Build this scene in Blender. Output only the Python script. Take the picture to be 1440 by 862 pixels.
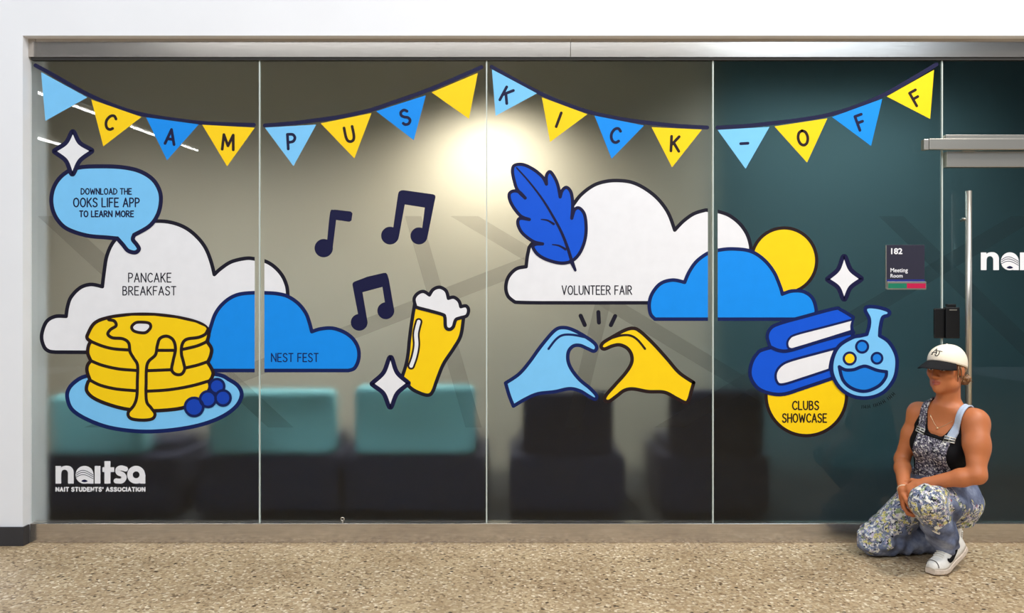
import bpy, bmesh, math, random
import numpy as np
from mathutils import Vector, Matrix
from mathutils.geometry import tessellate_polygon
random.seed(4)
for o in list(bpy.data.objects):
    bpy.data.objects.remove(o)
SC = bpy.context.scene
COL = SC.collection

# ------------------------------------------------------------------ camera, world, lights
FPX, CAMZ, CAMD = 1125.0, 1.324, 4.5            # focal length in pixels, eye height, distance to the glass
cam = bpy.data.cameras.new('camera')
cam.sensor_width = 36.0
cam.lens = FPX / 1440 * 36.0
co = bpy.data.objects.new('camera', cam); COL.objects.link(co)
co.location = (0, -CAMD, CAMZ); co.rotation_euler = (math.pi / 2, 0, 0)
SC.camera = co
SC.view_settings.view_transform = 'Standard'
SC.view_settings.look = 'None'
SC.view_settings.gamma = 1.0
SC.view_settings.use_curve_mapping = False
SC.view_settings.exposure = 0.13

def s2l(c):
    c = c / 255.0
    return c / 12.92 if c <= 0.04045 else ((c + 0.055) / 1.055) ** 2.4
def rgb(r, g, b): return (s2l(r), s2l(g), s2l(b), 1.0)

w = bpy.data.worlds.new('world'); SC.world = w; w.use_nodes = True
w.node_tree.nodes['Background'].inputs[0].default_value = (0.80, 0.88, 1.0, 1)
w.node_tree.nodes['Background'].inputs[1].default_value = 0.5

def area(name, loc, target, sx, sy, power, color=(1, 1, 1)):
    l = bpy.data.lights.new(name, 'AREA'); l.shape = 'RECTANGLE'; l.size = sx; l.size_y = sy
    l.energy = power; l.color = color
    o = bpy.data.objects.new(name, l); COL.objects.link(o); o.location = loc
    o.rotation_euler = (Vector(target) - Vector(loc)).to_track_quat('-Z', 'Y').to_euler()
    return o
area('atrium_skylight', (-0.3, -7.6, 7.0), (-0.2, 0, 0.9), 11.0, 3.0, 560, (0.94, 0.975, 1.0))
area('atrium_ceiling_light', (3.4, -2.2, 5.6), (2.2, -0.5, 0.5), 1.0, 1.0, 170, (1.0, 0.93, 0.84))
def spot(name, loc, target, power, angle, blend, color, r=0.05):
    l = bpy.data.lights.new(name, 'SPOT'); l.energy = power; l.spot_size = math.radians(angle)
    l.spot_blend = blend; l.color = color; l.shadow_soft_size = r
    o = bpy.data.objects.new(name, l); COL.objects.link(o); o.location = loc
    o.rotation_euler = (Vector(target) - Vector(loc)).to_track_quat('-Z', 'Y').to_euler()
    return o
spot('downlight_lamp', (-0.17, 1.36, 3.06), (-0.17, 1.80, 0.4), 212, 150, 1.0, (1.0, 0.92, 0.79))
area('lounge_fill_light', (-2.3, 1.0, 3.4), (-2.3, 1.0, 0), 2.4, 0.8, 40, (1.0, 0.97, 0.92)).data.spread = 1.75  # added fill for the lounge; limited spread leaves the top of the wall dark
area('meeting_room_fill_light', (2.6, 1.15, 3.5), (2.6, 1.3, 0), 1.8, 0.5, 30, (0.92, 1.0, 1.0)).data.spread = 2.2  # added fill lifting the teal back wall, weaker towards its foot

# ------------------------------------------------------------------ materials
def new_mat(name):
    m = bpy.data.materials.new(name); m.use_nodes = True
    return m, m.node_tree.nodes, m.node_tree.links, m.node_tree.nodes['Principled BSDF']
def N(nodes, typ, **kw):
    n = nodes.new(typ)
    for k, v in kw.items(): setattr(n, k, v)
    return n
def ramp(nodes, stops, interp='LINEAR'):
    r = nodes.new('ShaderNodeValToRGB'); cr = r.color_ramp; cr.interpolation = interp
    while len(cr.elements) < len(stops): cr.elements.new(0.5)
    for e, (p, c) in zip(cr.elements, stops): e.position = p; e.color = c
    return r
def mixc(nodes, links, fac, a, b, mode='MIX'):
    m = nodes.new('ShaderNodeMix'); m.data_type = 'RGBA'; m.blend_type = mode
    def put(s, v):
        if hasattr(v, 'is_output'): links.new(v, s)
        else: s.default_value = v
    put(m.inputs[0], fac); put(m.inputs[6], a); put(m.inputs[7], b)
    return m.outputs[2]
def plain(name, col, rough=0.5, metal=0.0, var=0.0, scale=20.0, spec=0.5, bump=0.0):
    m, n, l, p = new_mat(name)
    p.inputs['Roughness'].default_value = rough; p.inputs['Metallic'].default_value = metal
    p.inputs['Specular IOR Level'].default_value = spec
    p.inputs['Base Color'].default_value = col
    if var or bump:
        tc = N(n, 'ShaderNodeTexCoord'); nz = N(n, 'ShaderNodeTexNoise'); nz.inputs['Scale'].default_value = scale
        nz.inputs['Detail'].default_value = 4; l.new(tc.outputs['Object'], nz.inputs['Vector'])
        if var:
            a = tuple(c * (1 - var) for c in col[:3]) + (1,); b = tuple(min(1, c * (1 + var)) for c in col[:3]) + (1,)
            r = ramp(n, [(0.3, a), (0.7, b)]); l.new(nz.outputs['Fac'], r.inputs['Fac'])
            l.new(r.outputs['Color'], p.inputs['Base Color'])
        if bump:
            bp = N(n, 'ShaderNodeBump'); bp.inputs['Strength'].default_value = bump; bp.inputs['Distance'].default_value = 0.004
            l.new(nz.outputs['Fac'], bp.inputs['Height']); l.new(bp.outputs['Normal'], p.inputs['Normal'])
    return m
def emit(name, col, strength):
    m, n, l, p = new_mat(name)
    p.inputs['Base Color'].default_value = col
    p.inputs['Emission Color'].default_value = col; p.inputs['Emission Strength'].default_value = strength
    return m
def paint(name, r, g, b): return plain(name, rgb(r, g, b), 0.55, 0, 0.02, 14, 0.25)

M = {}
M['wall'] = plain('white_wall_paint', rgb(240, 241, 245), 0.6, 0, 0.012, 3.0, 0.3)
M['ceiling'] = plain('ceiling_paint', rgb(225, 225, 225), 0.7)
M['base'] = plain('black_baseboard_vinyl', rgb(52, 52, 56), 0.4, 0, 0.1, 9)
M['lounge'] = plain('beige_wall_paint', rgb(196, 187, 170), 0.7, 0, 0.03, 2)
M['teal_wall'] = plain('slate_teal_wall_paint', rgb(112, 136, 141), 0.7, 0, 0.06, 1.5)
M['atrium'] = plain('atrium_grey_wall', rgb(92, 96, 98), 0.7, 0, 0.1, 0.6)
M['carpet'] = plain('dark_carpet', rgb(40, 42, 46), 0.9, 0, 0.2, 120)
M['navy_fabric'] = plain('navy_upholstery', rgb(22, 27, 52), 0.9, 0, 0.12, 150)
M['teal_fabric'] = plain('teal_upholstery', rgb(128, 196, 206), 0.9, 0, 0.10, 150)
M['black'] = plain('black_plastic', rgb(16, 16, 18), 0.35)
M['sealant'] = plain('polished_glass_edge', rgb(196, 206, 200), 0.35)
M['silver'] = plain('satin_steel', rgb(205, 200, 190), 0.32, 0.9)
M['grout'] = plain('dark_joint', rgb(40, 38, 36), 0.7)

def steel():
    m, n, l, p = new_mat('brushed_stainless')
    p.inputs['Metallic'].default_value = 0.88
    tc = N(n, 'ShaderNodeTexCoord'); mp = N(n, 'ShaderNodeMapping'); mp.inputs['Scale'].default_value = (3, 60, 160)
    l.new(tc.outputs['Object'], mp.inputs['Vector'])
    nz = N(n, 'ShaderNodeTexNoise'); nz.inputs['Scale'].default_value = 3; nz.inputs['Detail'].default_value = 3
    l.new(mp.outputs['Vector'], nz.inputs['Vector'])
    r = ramp(n, [(0.3, rgb(186, 178, 170)), (0.7, rgb(202, 195, 187))]); l.new(nz.outputs['Fac'], r.inputs['Fac'])
    l.new(r.outputs['Color'], p.inputs['Base Color'])
    p.inputs['Roughness'].default_value = 0.165
    p.inputs['Anisotropic'].default_value = 0.5
    return m
M['steel'] = steel()

def floor_mat():
    m, n, l, p = new_mat('ground_aggregate_concrete')
    tc = N(n, 'ShaderNodeTexCoord')
    v1 = N(n, 'ShaderNodeTexVoronoi'); v1.inputs['Scale'].default_value = 80; l.new(tc.outputs['Object'], v1.inputs['Vector'])
    bw = N(n, 'ShaderNodeSeparateColor'); l.new(v1.outputs['Color'], bw.inputs[0])
    r1 = ramp(n, [(0.0, rgb(100, 80, 60)), (0.08, rgb(160, 138, 108)), (0.32, rgb(180, 157, 125)), (0.62, rgb(190, 169, 137)), (0.88, rgb(204, 186, 155)), (0.98, rgb(232, 220, 198))], 'LINEAR')
    l.new(bw.outputs[0], r1.inputs['Fac'])
    v2 = N(n, 'ShaderNodeTexVoronoi'); v2.inputs['Scale'].default_value = 26; l.new(tc.outputs['Object'], v2.inputs['Vector'])
    b2 = N(n, 'ShaderNodeSeparateColor'); l.new(v2.outputs['Color'], b2.inputs[0])
    rd = ramp(n, [(0.90, (0, 0, 0, 1)), (0.93, (1, 1, 1, 1))]); l.new(b2.outputs[1], rd.inputs['Fac'])
    rs = ramp(n, [(0.18, (1, 1, 1, 1)), (0.3, (0, 0, 0, 1))])
    l.new(v2.outputs['Distance'], rs.inputs['Fac'])
    mm = N(n, 'ShaderNodeMath', operation='MULTIPLY'); l.new(rd.outputs['Color'], mm.inputs[0]); l.new(rs.outputs['Color'], mm.inputs[1])
    c1 = mixc(n, l, mm.outputs[0], r1.outputs['Color'], rgb(70, 56, 42))
    nz = N(n, 'ShaderNodeTexNoise'); nz.inputs['Scale'].default_value = 2.2; nz.inputs['Detail'].default_value = 6; l.new(tc.outputs['Object'], nz.inputs['Vector'])
    r3 = ramp(n, [(0.35, rgb(230, 224, 216)), (0.65, rgb(255, 252, 246))]); l.new(nz.outputs['Fac'], r3.inputs['Fac'])
    c2 = mixc(n, l, 1.0, c1, r3.outputs['Color'], 'MULTIPLY')
    l.new(c2, p.inputs['Base Color'])
    p.inputs['Roughness'].default_value = 0.42
    return m
M['floor'] = floor_mat()

def glass(name, tint, ior=1.5):
    m, n, l, p = new_mat(name); n.remove(p)
    out = n['Material Output']
    fr = N(n, 'ShaderNodeFresnel'); fr.inputs['IOR'].default_value = ior
    tr = N(n, 'ShaderNodeBsdfTransparent'); tr.inputs['Color'].default_value = tint
    gl = N(n, 'ShaderNodeBsdfGlossy'); gl.inputs['Roughness'].default_value = 0.0; gl.inputs['Color'].default_value = (1, 1, 1, 1)
    geo = N(n, 'ShaderNodeNewGeometry'); iv = N(n, 'ShaderNodeMath', operation='SUBTRACT'); iv.inputs[0].default_value = 1.0; l.new(geo.outputs['Backfacing'], iv.inputs[1])
    mu_ = N(n, 'ShaderNodeMath', operation='MULTIPLY'); l.new(fr.outputs[0], mu_.inputs[0]); l.new(iv.outputs[0], mu_.inputs[1])   # the sheet mirrors on the side it is entered; its far side carries the film
    mx = N(n, 'ShaderNodeMixShader'); l.new(mu_.outputs[0], mx.inputs[0]); l.new(tr.outputs[0], mx.inputs[1]); l.new(gl.outputs[0], mx.inputs[2])
    l.new(mx.outputs[0], out.inputs['Surface'])
    return m
M['glass'] = glass('clear_glass', (0.93, 0.955, 0.955, 1), 1.40)
def film(name, tint, haze, hazecol):
    m, n, l, p = new_mat(name); n.remove(p)
    out = n['Material Output']
    tr = N(n, 'ShaderNodeBsdfTransparent'); tr.inputs['Color'].default_value = tint
    df = N(n, 'ShaderNodeBsdfDiffuse'); df.inputs['Color'].default_value = hazecol
    mx = N(n, 'ShaderNodeMixShader'); mx.inputs[0].default_value = haze
    l.new(tr.outputs[0], mx.inputs[1]); l.new(df.outputs[0], mx.inputs[2]); l.new(mx.outputs[0], out.inputs['Surface'])
    return m
def frost(name, tint, rough):
    m, n, l, p = new_mat(name); n.remove(p)
    rf = N(n, 'ShaderNodeBsdfRefraction'); rf.inputs['Color'].default_value = tint
    rf.inputs['IOR'].default_value = 1.12; rf.inputs['Roughness'].default_value = rough
    tr = N(n, 'ShaderNodeBsdfTransparent'); tr.inputs['Color'].default_value = tint
    mx = N(n, 'ShaderNodeMixShader'); mx.inputs[0].default_value = 0.30
    l.new(rf.outputs[0], mx.inputs[1]); l.new(tr.outputs[0], mx.inputs[2])
    l.new(mx.outputs[0], n['Material Output'].inputs['Surface'])
    return m
M['film'] = frost('frosted_film', (0.89, 0.895, 0.895, 1), 0.5)
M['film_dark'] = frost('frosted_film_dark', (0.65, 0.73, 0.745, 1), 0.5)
M['stripe'] = film('film_stripe', (0.84, 0.83, 0.83, 1), 0.03, (0.12, 0.11, 0.11, 1))

P_WHITE = paint('white_paint', 236, 236, 240); P_LIGHT = paint('light_blue_paint', 124, 200, 250)
P_BLUE = paint('sky_blue_paint', 8, 142, 240); P_ROYAL = paint('royal_blue_paint', 4, 84, 214)
P_BERRY = paint('berry_blue_paint', 12, 66, 182); P_YELLOW = paint('yellow_paint', 255, 211, 10)
P_NAVY = paint('navy_paint', 13, 14, 60); P_INK = paint('black_ink_paint', 17, 14, 34)
P_BROWN = paint('dark_brown_paint', 34, 15, 17); P_DEEP = paint('deep_navy_paint', 4, 26, 88)
P_LIQ = paint('flask_blue_paint', 22, 128, 226); P_SIG = paint('faint_black_paint', 20, 22, 22)

# ------------------------------------------------------------------ object helpers
def link_mesh(name, me, mats, parent=None, loc=None):
    if not isinstance(mats, (list, tuple)): mats = [mats]
    for m in mats: me.materials.append(m)
    o = bpy.data.objects.new(name, me); COL.objects.link(o)
    if parent: o.parent = parent
    if loc: o.location = loc
    return o
def obj(name, bm, mats, parent=None, smooth=False):
    me = bpy.data.meshes.new(name)
    bmesh.ops.recalc_face_normals(bm, faces=bm.faces)
    off = Vector((0, 0, 0))
    if parent:
        p = parent
        while p: off += p.location; p = p.parent
    if off.length: bmesh.ops.translate(bm, vec=-off, verts=bm.verts)
    bm.to_mesh(me); bm.free()
    if smooth:
        for f in me.polygons: f.use_smooth = True
    return link_mesh(name, me, mats, parent)
def rebase(o):
    """put a top-level mesh's origin at the bottom centre of its shape"""
    c = np.empty(len(o.data.vertices) * 3); o.data.vertices.foreach_get('co', c); c = c.reshape(-1, 3)
    b = Vector(((c[:, 0].min() + c[:, 0].max()) / 2, (c[:, 1].min() + c[:, 1].max()) / 2, c[:, 2].min()))
    o.data.transform(Matrix.Translation(-b)); o.location = b
    return o
def tag(o, label, cat, group=None):
    o['label'] = label; o['category'] = cat
    if group: o['group'] = group
    return o
def thing(name, label, cat, loc, group=None):
    o = bpy.data.objects.new(name, None); COL.objects.link(o); o.location = loc; o.empty_display_size = 0.05
    return tag(o, label, cat, group)
def struct(o, label=None):
    o['kind'] = 'structure'
    if label: o['label'] = label
    return o
def box(bm, x0, x1, y0, y1, z0, z1, bev=0.0, seg=2):
    r = bmesh.ops.create_cube(bm, size=1.0)
    vs = r['verts']
    bmesh.ops.scale(bm, vec=(x1 - x0, y1 - y0, z1 - z0), verts=vs)
    bmesh.ops.translate(bm, vec=((x0 + x1) / 2, (y0 + y1) / 2, (z0 + z1) / 2), verts=vs)
    if bev:
        es = list({e for v in vs for e in v.link_edges})
        bmesh.ops.bevel(bm, geom=es, offset=bev, segments=seg, profile=0.5, affect='EDGES', clamp_overlap=True)
    return bm
def B(*a, **k): return box(bmesh.new(), *a, **k)
def tube(bm, pts, r, n=10, close=False, taper=None):
    pts = [Vector(p) for p in pts]; rings = []
    up = Vector((0.13, 0.21, 1)).normalized()
    for i, p in enumerate(pts):
        a = pts[(i - 1) % len(pts)] if (close or i) else p
        b = pts[(i + 1) % len(pts)] if (close or i < len(pts) - 1) else p
        t = (b - a).normalized()
        s = t.cross(up)
        if s.length < 1e-3: s = t.cross(Vector((1, 0, 0)))
        s.normalize(); q = s.cross(t).normalized()
        rr = r * (taper[i] if taper else 1)
        rings.append([bm.verts.new(p + (s * math.cos(2 * math.pi * k / n) + q * math.sin(2 * math.pi * k / n)) * rr) for k in range(n)])
    m = len(rings)
    for i in range(m if close else m - 1):
        A, C = rings[i], rings[(i + 1) % m]
        for k in range(n): bm.faces.new((A[k], A[(k + 1) % n], C[(k + 1) % n], C[k]))
    if not close:
        bm.faces.new(rings[0][::-1]); bm.faces.new(rings[-1])
    return bm

# photograph pixel on the glass (or at distance d from the camera) -> place in the room
def px(x): return (x - 720) / FPX * CAMD
def pz(y): return CAMZ - (y - 431) / FPX * CAMD
def PT(x, y, d): return Vector(((x - 720) / FPX * d, d - CAMD, CAMZ - (y - 431) / FPX * d))

# ------------------------------------------------------------------ the setting
WY = -0.07                                     # face of the white wall; the glass face is y = 0
XL, XR = -2.709, 3.55
ZT = 2.824
struct(obj('floor', B(-9, 9, -13, 3.2, -0.2, 0), M['floor']))
struct(obj('wall_left', B(-9, XL, WY, 0.16, 0, 6.5), M['wall']))
struct(obj('wall_right', B(XR, 9, WY, 0.16, 0, 6.5), M['wall']))
struct(obj('wall_front', B(XL, XR, WY, 0.16, ZT, 6.5), M['wall']))
struct(obj('wall_back', B(-16, 16, -13.2, -13, 0, 8), M['atrium']))
struct(obj('window_6', B(4.6, 9.0, -12.99, -12.95, 6.78, 7.8), emit('daylight_window', (0.72, 0.86, 1, 1), 3.0)))
struct(obj('baseboard_left', B(-9, XL + 0.004, WY - 0.012, WY, 0, 0.105, bev=0.002), M['base']))
struct(obj('baseboard_return', B(XL, XL + 0.010, WY - 0.012, -0.022, 0, 0.105, bev=0.002), M['base']))
# lounge and meeting room behind the glass
struct(obj('wall_lounge', B(-4.2, 1.64, 2.0, 2.15, 0, 3.6), M['lounge']))
struct(obj('wall_lounge_left', B(-4.35, -4.2, 0.16, 2.15, 0, 3.6), M['lounge']))
struct(obj('wall_meeting_room', B(1.64, 4.6, 2.0, 2.15, 0, 3.6), M['teal_wall']))
struct(obj('wall_meeting_room_right', B(4.6, 4.75, 0.16, 2.15, 0, 3.6), M['teal_wall']))
struct(obj('ceiling_lounge', B(-4.35, 4.75, 0.16, 2.15, 3.6, 3.7), M['ceiling']))
struct(obj('floor_carpet', B(-4.2, 4.6, 0.06, 2.0, 0.0, 0.006), M['carpet']))
# header and sill tracks
hb = bmesh.new(); box(hb, XL, px(53) - .001, -0.02, 0.05, pz(81.5), 2.84); box(hb, px(53), px(801.5), -0.018, 0.05, pz(81.5), 2.84); box(hb, px(802.3), XR, -0.018, 0.05, pz(81.5), 2.84)
struct(obj('trim_1', hb, M['steel']), 'brushed steel header track above the glass')
tb = bmesh.new(); box(tb, XL + .01, XR, -0.02, 0.05, 0, 0.1085, bev=0.0025)
struct(obj('trim_2', tb, M['steel']), 'brushed steel sill track below the glass')
struct(obj('trim_3', B(XL + .01, XR, -0.012, 0.02, pz(85.2), pz(81.5)), M['grout']))
# panes
seams = [41, 365, 684.3, 1002.7, 1325]
ZB, ZTOP = 0.1085, pz(83)
G = 0.004
for i in range(4):
    a = px(seams[i]) + (0.001 if i == 0 else G); b = px(seams[i + 1]) - G
    struct(obj('window_%d' % (i + 1), B(a, b, 0, 0.012, ZB, ZTOP), M['glass']))
struct(obj('window_5', B(px(1325) + G, XR, 0, 0.012, pz(190), ZTOP), M['glass']))
for i in range(1, 5):
    struct(obj('trim_%d' % (i + 3), B(px(seams[i]) - 0.0036, px(seams[i]) + 0.0036, -0.0008, 0.0115, ZB, ZTOP), M['sealant']))
# glass door with its rail, clamp and pull
d1 = struct(obj('door_1', B(px(1325) + G, XR - 0.02, 0.0, 0.012, 0.112, pz(193)), M['glass']))
obj('transom_bar', B(px(1326), XR, -0.030, 0.02, pz(197.5), pz(191), bev=0.002), M['silver'], d1)
cl = bmesh.new(); box(cl, px(1328), XR, -0.028, 0.016, pz(236), pz(214), bev=0.002); box(cl, px(1349), px(1367), -0.03, 0.0, pz(216.8), pz(213.4))
obj('clamp_rail', cl, M['silver'], d1)
hd = bmesh.new(); tube(hd, [PT(1362, 268.5, 4.43), PT(1362, 600, 4.43)], 0.0165, 20)
hnd = obj('pull_handle', hd, M['silver'], d1, True)
for yy in (308, 575):
    st = bmesh.new(); tube(st, [PT(1362, yy, 4.43), (PT(1362, yy, 4.43).x, 0.004, PT(1362, yy, 4.43).z)], 0.008, 12)
    tube(st, [(PT(1350, yy, 4.46).x, -0.06, PT(1350, yy, 4.46).z), PT(1362, yy, 4.43)], 0.006, 10)
    obj('standoff', st, M['silver'], d1, True)
rl = thing('door_rail', 'brushed steel sliding door rail running over the glass door', 'rail', (px(1300), -0.05, pz(213)))
obj('bar', B(px(1299), XR, -0.062, -0.032, pz(213), pz(198), bev=0.002), M['silver'], rl)
obj('end_stop', B(px(1291), px(1297.6), -0.066, -0.030, pz(213.8), pz(199), bev=0.003), M['silver'], rl)

# frosted film band on the back of the panes with its diagonal stripes
YF = 0.0135
def fx(x): return (x - 720) / FPX * (CAMD + YF)
def fz(y): return CAMZ - (y - 431) / FPX * (CAMD + YF)
fl = thing('window_film', 'frosted privacy film with diagonal stripes across the back of the glass front', 'window film', (fx(700), YF, fz(601)))
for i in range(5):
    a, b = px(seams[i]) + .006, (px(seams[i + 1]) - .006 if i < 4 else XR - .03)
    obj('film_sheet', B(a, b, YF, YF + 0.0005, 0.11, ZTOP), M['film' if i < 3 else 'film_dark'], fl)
def stripe(x0, y0, x1, y1, wd):
    # straight stripe cut level at the film's top and bottom, cut at the seams
    bm = bmesh.new()
    dx, dy = x1 - x0, y1 - y0; L = math.hypot(dx, dy)
    nx_, ny_ = -dy / L * wd / 2, dx / L * wd / 2
    ex, ey = dx / L * 60, dy / L * 60
    q = [(x0 - ex + nx_, y0 - ey + ny_), (x1 + ex + nx_, y1 + ey + ny_), (x1 + ex - nx_, y1 + ey - ny_), (x0 - ex - nx_, y0 - ey - ny_)]
    bm.faces.new([bm.verts.new((fx(a), 0.0127, fz(b))) for a, b in q])
    for zc, up in ((fz(304), 1), (fz(601), -1)):
        bmesh.ops.bisect_plane(bm, geom=bm.verts[:] + bm.edges[:] + bm.faces[:], plane_co=(0, 0, zc), plane_no=(0, 0, up), clear_outer=True)
    if bm.faces: obj('stripe', bm, M['stripe'], fl)
for s in ((581, 304, 666, 601, 22), (150, 600, 918, 303, 21), (653, 304, 1130, 590, 20), (878, 303, 805, 601, 21),
          (70, 303, 395, 601, 24), (1252, 303, 1560, 601, 24), (1450, 300, 960, 590, 22)):
    stripe(*s)

# ------------------------------------------------------------------ flat painted shapes on the glass
def spl(pts, closed=True, n=7):
    """Catmull-Rom through pixel points; a third item marks a corner"""
    P = [(p[0], p[1]) for p in pts]; K = [len(p) > 2 for p in pts]; m = len(P); out = []
    for i in range(m if closed else m - 1):
        p1, p2 = P[i], P[(i + 1) % m]
        p0 = P[(i - 1) % m] if (closed or i > 0) else p1
        p3 = P[(i + 2) % m] if (closed or i < m - 2) else p2
        if K[i]: p0 = p1
        if K[(i + 1) % m]: p3 = p2
        for k in range(n):
            t = k / n; r = []
            for c in (0, 1):
                r.append(0.5 * (2 * p1[c] + (p2[c] - p0[c]) * t + (2 * p0[c] - 5 * p1[c] + 4 * p2[c] - p3[c]) * t * t + (3 * p1[c] - p0[c] - 3 * p2[c] + p3[c]) * t ** 3))
            out.append(tuple(r))
    if not closed: out.append(P[-1])
    return out
def circ(cx, cy, r, n=40): return [(cx + r * math.cos(2 * math.pi * k / n), cy + r * math.sin(2 * math.pi * k / n)) for k in range(n)]
def LY(layer): return -0.0006 * layer
def fill(bm, poly, layer):
    vs = [bm.verts.new((px(x), LY(layer), pz(y))) for x, y in poly]
    tris = tessellate_polygon([[Vector((x, y, 0)) for x, y in poly]])
    for t in tris:
        try: bm.faces.new([vs[i] for i in t])
        except ValueError: pass
    return bm
def stroke(bm, line, wd, layer, closed=False, y=None, taper=None):
    pts = [line[0]]
    for p in line[1:]:
        if math.hypot(p[0] - pts[-1][0], p[1] - pts[-1][1]) > 0.05: pts.append(p)
    if closed and math.hypot(pts[0][0] - pts[-1][0], pts[0][1] - pts[-1][1]) < 0.05: pts.pop()
    m = len(pts); yy = LY(layer) if y is None else y
    if closed:                                  # break the line at sharp corners; each run lies a hair above the last
        def turn(i):
            a, b, c = pts[i - 1], pts[i], pts[(i + 1) % m]
            d = math.atan2(c[1] - b[1], c[0] - b[0]) - math.atan2(b[1] - a[1], b[0] - a[0])
            return abs((d + math.pi) % (2 * math.pi) - math.pi)
        cs = [i for i in range(m) if turn(i) > 0.9]
        if cs:
            for k, i in enumerate(cs):
                j = cs[(k + 1) % len(cs)]; j = j + m if j <= i else j
                stroke(bm, [pts[q % m] for q in range(i, j + 1)], wd, layer + 0.05 * (k % 6 + (6 if k == len(cs) - 1 and k % 6 == 0 and k else 0)))
            return bm
    L, R = [], []
    for i, p in enumerate(pts):
        a = pts[(i - 1) % m] if (closed or i) else None
        b = pts[(i + 1) % m] if (closed or i < m - 1) else None
        def un(u, v):
            d = math.hypot(v[0] - u[0], v[1] - u[1]); return ((v[0] - u[0]) / d, (v[1] - u[1]) / d)
        d1 = un(a, p) if a else un(p, b); d2 = un(p, b) if b else d1
        n1 = (-d1[1], d1[0]); n2 = (-d2[1], d2[0])
        mx, my = n1[0] + n2[0], n1[1] + n2[1]; ml = math.hypot(mx, my)
        h = wd / 2 * (taper(i / (m - 1)) if taper else 1)
        if ml < 0.35: nx, ny, s = n1[0], n1[1], 1.0
        else:
            nx, ny = mx / ml, my / ml; s = min(1.5, 1 / max(0.3, nx * n1[0] + ny * n1[1]))
        L.append(bm.verts.new((px(p[0] + nx * h * s), yy, pz(p[1] + ny * h * s))))
        R.append(bm.verts.new((px(p[0] - nx * h * s), yy, pz(p[1] - ny * h * s))))
    for i in range(m if closed else m - 1):
        j = (i + 1) % m
        bm.faces.new((L[i], L[j], R[j], R[i]))
    if not closed:
        for e, dirp in ((0, 1), (m - 1, m - 2)):
            p = pts[e]; q = pts[dirp]; an = math.atan2(p[1] - q[1], p[0] - q[0]); h = wd / 2 * (taper(0 if e == 0 else 1) if taper else 1)
            fan = [bm.verts.new((px(p[0] + h * math.cos(an + t)), yy, pz(p[1] + h * math.sin(an + t)))) for t in [(-math.pi / 2) + math.pi * k / 8 for k in range(9)]]
            bm.faces.new(fan)
    return bm
GAPS = [(358.3, 371.9), (677.5, 690.8), (995.4, 1009.2)]
def seam_cut(bm, gaps):
    for a, b in gaps:
        for x in (a, b):
            bmesh.ops.bisect_plane(bm, geom=bm.verts[:] + bm.edges[:] + bm.faces[:], plane_co=(px(x), 0, 0), plane_no=(1, 0, 0))
        dead = [f for f in bm.faces if px(a) < f.calc_center_median().x < px(b)]
        bmesh.ops.delete(bm, geom=dead, context='FACES')
    return bm
def face_front(bm):
    bm.normal_update()
    for f in bm.faces:
        if f.normal.y > 0: f.normal_flip()
def dec(name, bm, mat, parent=None):
    face_front(bm)
    me = bpy.data.meshes.new(name)
    if parent:
        off = Vector(parent.location); p = parent.parent
        while p: off += p.location; p = p.parent
        bmesh.ops.translate(bm, vec=-off, verts=bm.verts)
    bm.to_mesh(me); bm.free()
    o = link_mesh(name, me, mat, parent)
    return o
def base_of(poly, layer):
    xs = [p[0] for p in poly]; return (px((min(xs) + max(xs)) / 2), LY(layer), pz(max(p[1] for p in poly)))
def graphic(name, label, cat, pts, wd, fillm, linem, layer, group=None, gaps=(), closed_line=True, spline=True):
    poly = spl(pts) if spline else pts
    t = thing(name, label, cat, base_of(poly, layer), group)
    fb = fill(bmesh.new(), poly, layer); sb = stroke(bmesh.new(), poly, wd, layer + 0.5, True)
    if gaps: seam_cut(fb, gaps); seam_cut(sb, gaps)
    dec('fill', fb, fillm, t); dec('outline', sb, linem, t)
    return t

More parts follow.
